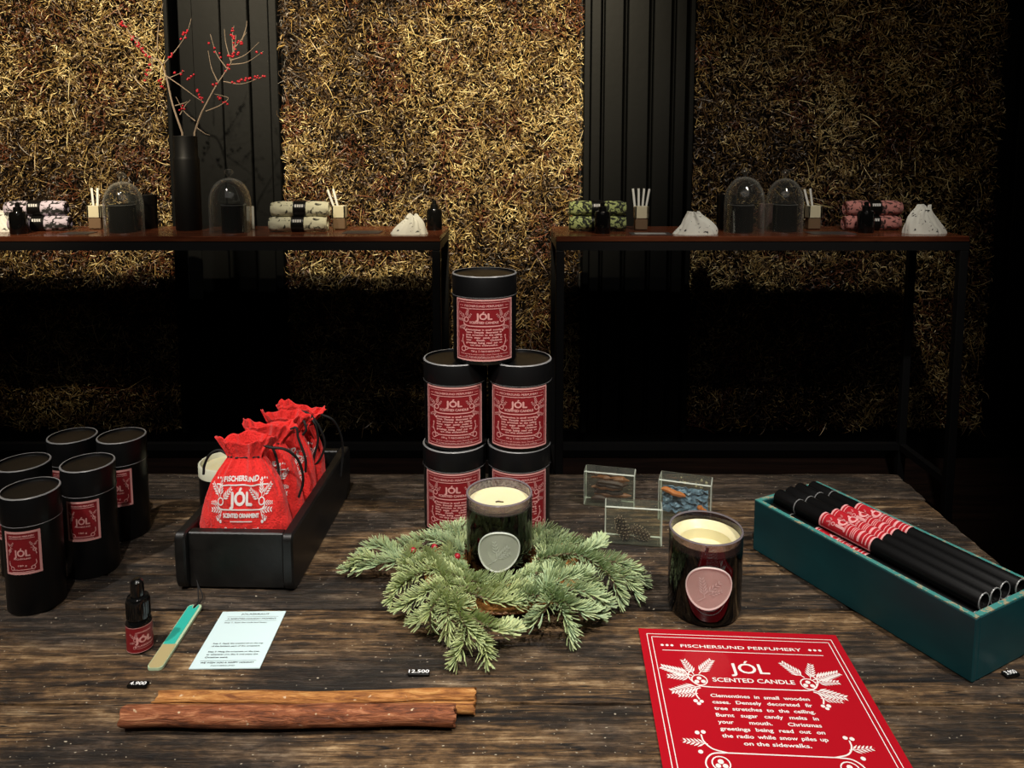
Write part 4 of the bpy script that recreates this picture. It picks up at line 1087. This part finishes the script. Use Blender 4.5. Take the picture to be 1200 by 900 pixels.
# ------------------------------------------------------------------ dropper bottle, ornament, card, price tags
o = empty('dropper_bottle', (-.3868, .741, T), 0, 'small dropper bottle with red label standing left of the wooden ornament', 'bottle')
G().lathe([(.0114, 0), (.0124, .0015), (.0124, .031), (.0105, .0345), (.006, .036)], 40).build('bottle_body', M['blackgloss'], o)
g = G().lathe([(.0085, .0345), (.0112, .035), (.0114, .053), (.0105, .0565), (.0072, .0572)], 40)
for i in range(30): a = 2*PI*i/30; g.box((.0113*math.cos(a), .0113*math.sin(a), .0445), (.0009, .0009, .017), rz=a)
g.build('screw_cap', M['blackgloss'], o)
G().lathe([(.0068, .057), (.0066, .066), (.0060, .073), (.0040, .0752), (.0001, .0757)], 28).build('rubber_bulb', M['blackgloss'], o)
A = Art(); A.rect(.6, -59.4, 99.4, -.6, 1.2)
A.text('JÓL', 66, -36, 13, 32, bold=.06); A.text('FISCHERSUND', 68, -13, 3, 28, bold=.04); A.text('JÓLASKRAUT', 68, -46, 4, 40, bold=.04)
A.frond(50, -26, 135, 18, None, 4); A.frond(50, -26, 80, 18, None, 4); A.ring(50, -28, 3.4, 1.2); A.frond(88, -26, 60, 18, None, 4); A.frond(50, -34, 195, 14, None, 4); A.ring(48, -47, 3, 1)
A.stroke([(52, -50), (84, -50)], .8, 5); A.stroke([(12, -52), (12, -10)], .5); A.stroke([(14, -50), (14, -12)], .5)
cyl_label('label', A, 100, 60, .047, .0124, .0292, .0270, o, a0=-PI/2+.15, ink=M['pink'])

# wooden ornament stick
p0 = Vector((*at(230, 711), 0)); p1 = Vector((*at(180.5, 786), 0)); d = p0-p1; L = d.length; an = math.atan2(d.y, d.x)-PI/2
o = empty('wooden_ornament', ((p0.x+p1.x)/2, (p0.y+p1.y)/2, T), an, 'flat wooden ornament painted teal and gold, between bottle and card', 'ornament')
def plank2(pts, z0, z1, mi=0):
    n = len(pts); g.add([(x, y, z0) for x, y in pts]+[(x, y, z1) for x, y in pts], [tuple(range(n))[::-1], tuple(n+i for i in range(n))]+[(i, (i+1) % n, n+(i+1) % n, n+i) for i in range(n)], mi)
hw = .0077; hl = L/2; g = G()
out = [(-hw+.003, -hl), (hw-.003, -hl), (hw-.001, -hl+.0015), (hw, -hl+.004), (hw, hl-.004), (hw-.0015, hl-.001), (hw-.004, hl), (.0022, hl-.0005), (.0012, hl-.007), (-.0012, hl-.007), (-.0022, hl-.0005), (-hw+.004, hl), (-hw+.0015, hl-.001), (-hw, hl-.004), (-hw, -hl+.004), (-hw+.001, -hl+.0015)]
plank2(out, 0, .0028); g.build('wood_blank', M['palegreen'], o, smooth=False)
g = G(); yy = -hl+L*.345; plank2([(-hw+.0006, yy), (hw-.0028, yy), (hw-.0028, hl-.004), (hw-.004, hl-.0015), (.0028, hl-.0015), (.0018, hl-.0075), (-.0018, hl-.0075), (-.0028, hl-.0015), (-hw+.004, hl-.0015), (-hw+.0006, hl-.004)], .0027, .0031); g.build('teal_paint', M['teal'], o, smooth=False)
g = G(); plank2([(-hw+.0035, -hl+.0005), (hw-.0035, -hl+.0005), (hw-.0006, -hl+.004), (hw-.0006, yy), (-hw+.0006, yy), (-hw+.0006, -hl+.004)], .0027, .0031); g.build('gold_paint', M['gold'], o, smooth=False)
g = G(); g.tube(catmull([(0, hl-.006, .0035), (.0005, hl+.004, .003), (-.004, hl+.016, .004), (-.0075, hl+.025, .010), (-.0095, hl+.027, .016)], 6), .0006, 6)
g.tube(catmull([(.0005, hl-.006, .0035), (.003, hl+.005, .003), (.001, hl+.016, .004), (-.006, hl+.024, .010), (-.0095, hl+.027, .016)], 6), .0006, 6); g.build('string', M['cord'], o)

# white card (the square code is left blank)
c = [Vector((*at(*p), 0)) for p in ((262.8, 718), (336.8, 717.2), (303, 783), (219, 785))]
cx = sum((p for p in c), Vector())/4; an = math.atan2(c[1].y-c[0].y, c[1].x-c[0].x); cw, ch = (c[1]-c[0]).length, (c[0]-c[3]).length
o = empty('instruction_card', (cx.x, cx.y, T), an, 'white printed instruction card lying left of the fir branches', 'card')
csh = G().box((0, 0, .0005), (cw, ch, .001)).build('card_sheet', M['cardwhite'], o, smooth=False)
A = Art(); A.text('JÓLASKRAUT', 54, -9, 3.4, 44, bold=.03); A.stroke([(12, -14), (92, -14)], .5); A.text('A SCENTED HOLIDAY MOMENT', 52, -20.5, 2.9, 76, bold=.03); A.stroke([(12, -24), (92, -24)], .5)
A.text('Step 1. Scan the code and listen.', 46, -30, 2.6, 66, bold=.02)
for i, l in enumerate(['Step 2. Apply the scented oil on the top', 'of the bottom part of the ornament.', '', 'Step 3. Hang the ornament on the tree', 'or wherever you like it and enjoy the', 'Christmas scent.']):
    if l: A.text(l, 14, -80-i*6.2, 2.7, min(74, 2.05*len(l)), 'l', bold=.02)
A.stroke([(10, -117), (90, -117)], .5); A.text('WE WISH YOU A HAPPY HOLIDAY', 50, -122.5, 3.0, 76, bold=.04); A.text('FISCHERSUND', 46, -128.5, 2, 34, bold=.02)
A.rect(33, -72, 67, -38, .3) if False else None
g = G(); A.to(g, lambda u, v, h: (-cw/2+u/100*cw, ch/2+v/133*ch, .0011+h), 0); g.build('print', M['ink'], csh, smooth=False)

def price(px, py, txt, label, rz=0, w_=.0195, d_=.0075):
    x, y = at(px, py)
    o = empty('price_tag', (x, y, T), rz, label, 'price tag')
    tg = G().box((0, 0, .0015), (w_, d_, .003), bev=.0008).build('tag_block', M['blackgloss'], o, smooth=False)
    A = Art(); A.text(txt, 0, -2.0, 4.2, 15.5 if len(txt) < 6 else 18, bold=.02)
    g = G(); A.to(g, lambda u, v, h: (u*w_/19.5, v*.001*d_/.0075*1.05, .0031+h), 0); g.build('digits', M['whiteink'], tg, smooth=False)
price(162, 804, '4.900', 'small black price tag 4.900 above the left cinnamon end', R(0))
price(491, 790, '12.500', 'small black price tag 12.500 below the fir branches', R(0), .0215, .0075)
price(1184, 791, '3.900', 'small black price tag 3.900 at the teal crate corner', R(14), .0155, .0085)

# ------------------------------------------------------------------ cinnamon
def cinn_stick(pa, pb, r, m, label, seed, bow=0, double=False, z0=None):
    a = Vector((*at(*pa), 0)); b = Vector((*at(*pb), 0)); d = b-a; L = d.length
    root = empty('cinnamon_stick', ((a.x+b.x)/2, (a.y+b.y)/2, T), math.atan2(d.y, d.x), label, 'cinnamon stick')
    g = G(); n, k = 22, 60; rr = random.Random(seed); ph = [rr.uniform(0, 6) for _ in range(5)]
    def cyl(oy, oz, r, sgn):
        # scroll: spiral sheet extruded along x
        turns = 1.45; th_ = .0011; pts = []
        for i in range(n*2+1):
            t = i/(n*2); ang = -PI*.5*sgn+sgn*(t*turns*2*PI); q = r*(1-.42*t); pts.append((q*math.cos(ang), q*math.sin(ang)))
        for i in range(n*2, -1, -1):
            t = i/(n*2); ang = -PI*.5*sgn+sgn*(t*turns*2*PI); q = r*(1-.42*t)-th_; pts.append((q*math.cos(ang), q*math.sin(ang)))
        m_ = len(pts); vs = []
        for j in range(k+1):
            s = j/k; x = (s-.5)*L; w1 = .0007*math.sin(9*s+ph[0])+.0004*math.sin(25*s+ph[1]); yb = bow*(math.sin(PI*min(1, max(0, (s-.35)/.65))*.5)**2)
            f = 1+.035*math.sin(7*s+ph[2])+.02*math.sin(19*s+ph[3])
            for i, (p, q) in enumerate(pts): vs.append((x+(.0012*math.sin(i*.9+ph[4]) if j in (0, k) else 0), oy+p*f+w1+yb, oz+q*f))
        fs = [(j*m_+i, j*m_+(i+1) % m_, (j+1)*m_+(i+1) % m_, (j+1)*m_+i) for j in range(k) for i in range(m_)]
        for e in (0, k):
            for i in range(m_//2-1):
                q = [e*m_+i, e*m_+i+1, e*m_+m_-2-i, e*m_+m_-1-i]; fs.append(tuple(q if e else q[::-1]))
        g.add(vs, fs)
    if double: cyl(.0062, r*.9, r*.9, 1); cyl(-.0062, r*.82, r*.82, -1)
    else: cyl(0, r*1.04, r, 1)
    g.build('bark_scroll', m, root, auto=45); return root
cinn_stick((145, 855), (533, 853), .0112, M['cinn'], 'dark reddish cinnamon stick, front one of the two', 1)
cinn_stick((183, 834), (556, 836), .0088, M['cinn2'], 'lighter orange cinnamon stick lying behind the dark one', 2, bow=.005, double=True)

# ------------------------------------------------------------------ resin blocks
def block(pc, w_, d_, h, rz, label, fill, tilt=0):
    root = empty('resin_block', (pc[0], pc[1], T), rz, label, 'resin block')
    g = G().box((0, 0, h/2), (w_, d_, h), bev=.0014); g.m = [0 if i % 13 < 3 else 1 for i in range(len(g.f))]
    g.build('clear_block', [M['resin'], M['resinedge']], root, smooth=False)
    fill(root, w_, d_, h); return root
def m_(c, r=.5): return mat('inclusion', c, r, bump=(200, .5, .001))
mb1, mb2, mb3, mb4, mb5 = m_((.05, .018, .008)), m_((.22, .08, .025)), m_((.16, .25, .36), .3), m_((.55, .16, .03)), m_((.42, .36, .22))
mcone = m_((.07, .045, .03)); mtip = m_((.50, .38, .26))
def f_bark(root, w_, d_, h):
    rr = random.Random(4)
    for i in range(9):
        z = .008+.0042*i; l = w_*rr.uniform(.55, .8); x = rr.uniform(-.006, .006); y = rr.uniform(-.006, .006)
        pts = [(x-l/2+l*j/6, y+rr.uniform(-.002, .002), z+rr.uniform(-.0012, .0012)) for j in range(7)]
        G().tube(pts, [.0012]+[rr.uniform(.0026, .0046) for _ in range(5)]+[.001], 7).build('bark_strip', mb2 if i % 3 == 1 else mb1, root)
def cone(root, c, L, r, tx):
    g = G(); rr = random.Random(int(r*1e5)); ax = Vector((math.cos(tx), 0, math.sin(tx))); u = Vector((0, 1, 0)); v = ax.cross(u)
    g.tube([Vector(c)+ax*(L*(t-.5)) for t in (0, .3, .6, 1)], [r*.5, r*.6, r*.5, r*.15], 10)
    N = 70
    for i in range(N):
        t = i/N; a = i*2.39996; q = r*(.55+.5*math.sin(PI*min(1, t*.9+.12))); p = Vector(c)+ax*(L*(t-.5)); o_ = u*math.cos(a)+v*math.sin(a)
        tip = p+o_*q+ax*.002; s1 = ax.cross(o_)*.0026
        g.add([p+o_*q*.3+s1*.6, p+o_*q*.3-s1*.6, tip-s1, tip+s1], [(0, 1, 2, 3)], 0); g.ball(tip, .0006, 6, 1)
    g.build('pine_cone', [mcone, mtip], root, smooth=False)
def f_cones(root, w_, d_, h):
    cone(root, (-.014, -.002, .017), .030, .0085, R(112)); cone(root, (.008, .002, .011), .026, .0080, R(-28))
def f_orange(root, w_, d_, h):
    rr = random.Random(9)
    # crumpled blue foil sheet
    g = G(); n, k = 14, 12; vs = []
    for j in range(k+1):
        for i in range(n+1): vs.append((-w_*.44+w_*.86*i/n, .004+rr.uniform(-.004, .004), .006+h*.62*j/k))
    g.add(vs, [(j*(n+1)+i, j*(n+1)+i+1, (j+1)*(n+1)+i+1, (j+1)*(n+1)+i) for j in range(k) for i in range(n)])
    ob = g.build('blue_foil', mb3, root, smooth=False); s = ob.modifiers.new('t', 'SOLIDIFY'); s.thickness = .0012
    for x0, z0, l, nm in ((-.016, h*.70, .034, 'orange_peel'), (.024, h*.36, .014, 'orange_peel')):
        G().tube([(x0-l/2+l*t, -.006+.002*math.sin(5*t), z0-.006*t+.001*math.sin(9*t)) for t in [i/8 for i in range(9)]], [.0012, .0035, .0042, .0036, .0044, .0038, .0042, .003, .001], 8).build(nm, mb4, root)
    for i in range(16): G().ball((rr.uniform(-.012, .03), rr.uniform(-.012, .01), h*.90+rr.uniform(-.003, .002)), rr.uniform(.001, .0022), 6).build('gold_flake', mb5, root)
    G().ball((-.006, -.008, .009), .0055, 8, sc3=(1, .6, .9)).build('dark_seed', mcone, root)
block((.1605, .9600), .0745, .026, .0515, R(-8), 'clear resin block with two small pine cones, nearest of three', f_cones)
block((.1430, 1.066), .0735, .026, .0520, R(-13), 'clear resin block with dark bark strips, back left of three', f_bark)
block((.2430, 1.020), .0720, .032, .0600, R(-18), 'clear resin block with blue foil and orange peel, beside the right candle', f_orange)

# ------------------------------------------------------------------ teal crate with tubes
P0 = Vector((.4462, .687, 0)); P1 = Vector((.3129, .9392, 0)); dl = (P1-P0); LL = dl.length; ux = dl.normalized(); uy = Vector((ux.y, -ux.x, 0))
CW, CH = .117, .066
ctr = P0+ux*LL/2+uy*CW/2
an = math.atan2(ux.y, ux.x)        # local x runs towards the far left end, local y towards the camera side (left of x)
crate = empty('wooden_crate', (ctr.x, ctr.y, T), an, 'teal painted wooden crate full of black tubes at the right', 'crate')
tk = .007
for s_, nm in ((1, 'side_board'), (-1, 'side_board')):
    G().box((0, s_*(CW/2-tk/2), CH/2), (LL, tk, CH), bev=.001).build(nm, M['tealwood'], crate, smooth=False)
    G().box((0, s_*(CW/2-tk/2), CH+.0004), (LL-.001, tk-.001, .0012)).build('worn_rim', M['tealrim'], crate, smooth=False)
for s_ in (1, -1):
    G().box((s_*(LL/2-tk/2), 0, CH/2), (tk, CW-2*tk-.0004, CH), bev=.001).build('end_board', M['tealwood'], crate, smooth=False)
    G().box((s_*(LL/2-tk/2), 0, CH+.0004), (tk-.001, CW-2*tk, .0012)).build('worn_rim', M['tealrim'], crate, smooth=False)
G().box((0, 0, .0225), (LL-2*tk-.0006, CW-2*tk-.0006, .041)).build('crate_bottom', M['liner'], crate, smooth=False)
QR, QL = .0094, .262
def stick(loc_l, lab, first=None, rx=0, tilt=0):
    wpos = Matrix.Translation((ctr.x, ctr.y, T)) @ Matrix.Rotation(an, 4, 'Z') @ Vector(loc_l)
    rot = (rx, tilt, an)
    if first: 
        return dup(first, wpos, 0, lab, rot=rot)
    o = empty('paper_tube', wpos, 0, lab, 'tube', 'black tubes in the teal crate', rot=rot)
    # axis along x; +x is the capped far end
    G().lathe([(QR-.0012, -QL/2+.004), (QR-.0012, -QL/2), (QR-.0003, -QL/2-.0001), (QR, -QL/2+.0006), (QR, QL/2-.034)], 32, axis='x').build('tube_body', M['black'], o)
    G().lathe([(QR+.0003, QL/2-.033), (QR+.0005, QL/2-.0325), (QR+.0005, QL/2-.001), (QR-.0004, QL/2), (.0001, QL/2)], 32, axis='x').build('cap', M['black'], o)
    g = G().lathe([(QR+.0002, QL/2-.0336), (QR+.0006, QL/2-.0333), (QR+.0006, QL/2-.0326)], 32, axis='x', cap=False); g.build('worn_edge_glint', M['blackrim'], o); g = G().lathe([(QR-.0013, -QL/2-.0002), (QR-.0003, -QL/2-.0004), (QR+.0001, -QL/2+.0005)], 32, axis='x', cap=False)
    g.build('worn_edge_glint', M['blackrim'], o)
    # label: its top points to the far end, wraps most of the way round
    g = G(); n = 24; lx0, lx1 = -.010, .060; W_ = 2*PI*QR*.62; vs = []
    def pt(a, x, q): return (x, q*math.sin(-a), q*math.cos(a))
    for i in range(n+1):
        a = (i/n-.5)*W_/QR; vs += [pt(a, lx0, QR+.0002), pt(a, lx1, QR+.0002)]
    g.add(vs, [(2*i, 2*i+1, 2*i+3, 2*i+2) for i in range(n)], 0)
    A = Art(); m2 = 4
    for x in (m2/2, 100-m2/2): A.stroke([(x, 0), (x, -190)], m2, 300)
    for v, w2 in ((-m2/2-2, 6), (-15, 2.5), (-106, 3), (-118, 2.5), (-124, 2.5), (-130, 2.5), (-146, 8), (-162, 3), (-174, 4), (-187, 6)): A.stroke([(0 if w2 > 5.5 and w2 != 8 else 12, v), (100 if w2 > 5.5 and w2 != 8 else 88, v)], w2, 5)
    A.text('JÓL', 50, -88, 27, 62, bold=.05); A.text('FISCHERSUND', 50, -98, 6, 60, bold=.05)
    def orn(a): a.frond(30, -44, 110, 20, None, 4); a.frond(28, -44, 160, 18, None, 4); a.frond(34, -44, 60, 16, None, 3); a.ring(26, -52, 5, 2.4)
    A.mirrored(50, orn)
    A.to(g, lambda u, v, h: pt((u/100-.5)*W_/QR, lx1+v/190*(lx1-lx0), QR+.0004+h), 1)
    g.build('label', [M['redlit'], M['pinklit']], o, smooth=False)
    return o
zb = .0432+QR; p = 2*QR+.0005
ys = [CW/2-tk-QR-.0025-i*p for i in range(5)]
names = ['black tube in the lower layer against the near crate side', 'black tube in the lower layer, second from the near side', 'black tube in the lower layer, in its middle', 'black tube in the lower layer, second from the far side', 'black tube in the lower layer against the far side']
f0 = None
for i, y in enumerate(ys):
    q = stick((0, y, zb), names[i], f0, rx=R(-14) if i else 0); f0 = f0 or q
zt = zb+math.sqrt(max(0, (2*QR+.0006)**2-(p/2)**2))+.0008
up = ['nearest of the four tubes lying on top, label fully visible', 'second nearest of the four tubes lying on top', 'third of the four tubes lying on top, counted from the viewer', 'furthest of the four tubes lying on top at the far side']
for i in range(4): stick((-.002-.003*(i == 3)+.002*(i == 2), ys[i]-p/2, zt), up[i], f0, rx=R((-2, -10, 3, -16)[i]))

# ------------------------------------------------------------------ poster
o = Vector((*at(748, 738), 0)); e = Vector((*at(979, 746), 0)); an = math.atan2(e.y-o.y, e.x-o.x)
ps = empty('candle_sign', (o.x, o.y, T), an, 'large red printed sheet about the scented candle, lying at front right', 'sign')
S = .2082/210
sh = G().box((.2082/2, -.2943/2, .0009), (.2082, .2943, .0018)).build('sign_sheet', M['posterred'], ps, smooth=False)
g = G(); ART_POSTER.to(g, lambda u, v, h: (u*S, v*S, .00195+h), 0); g.build('print', M['white'], sh, smooth=False)
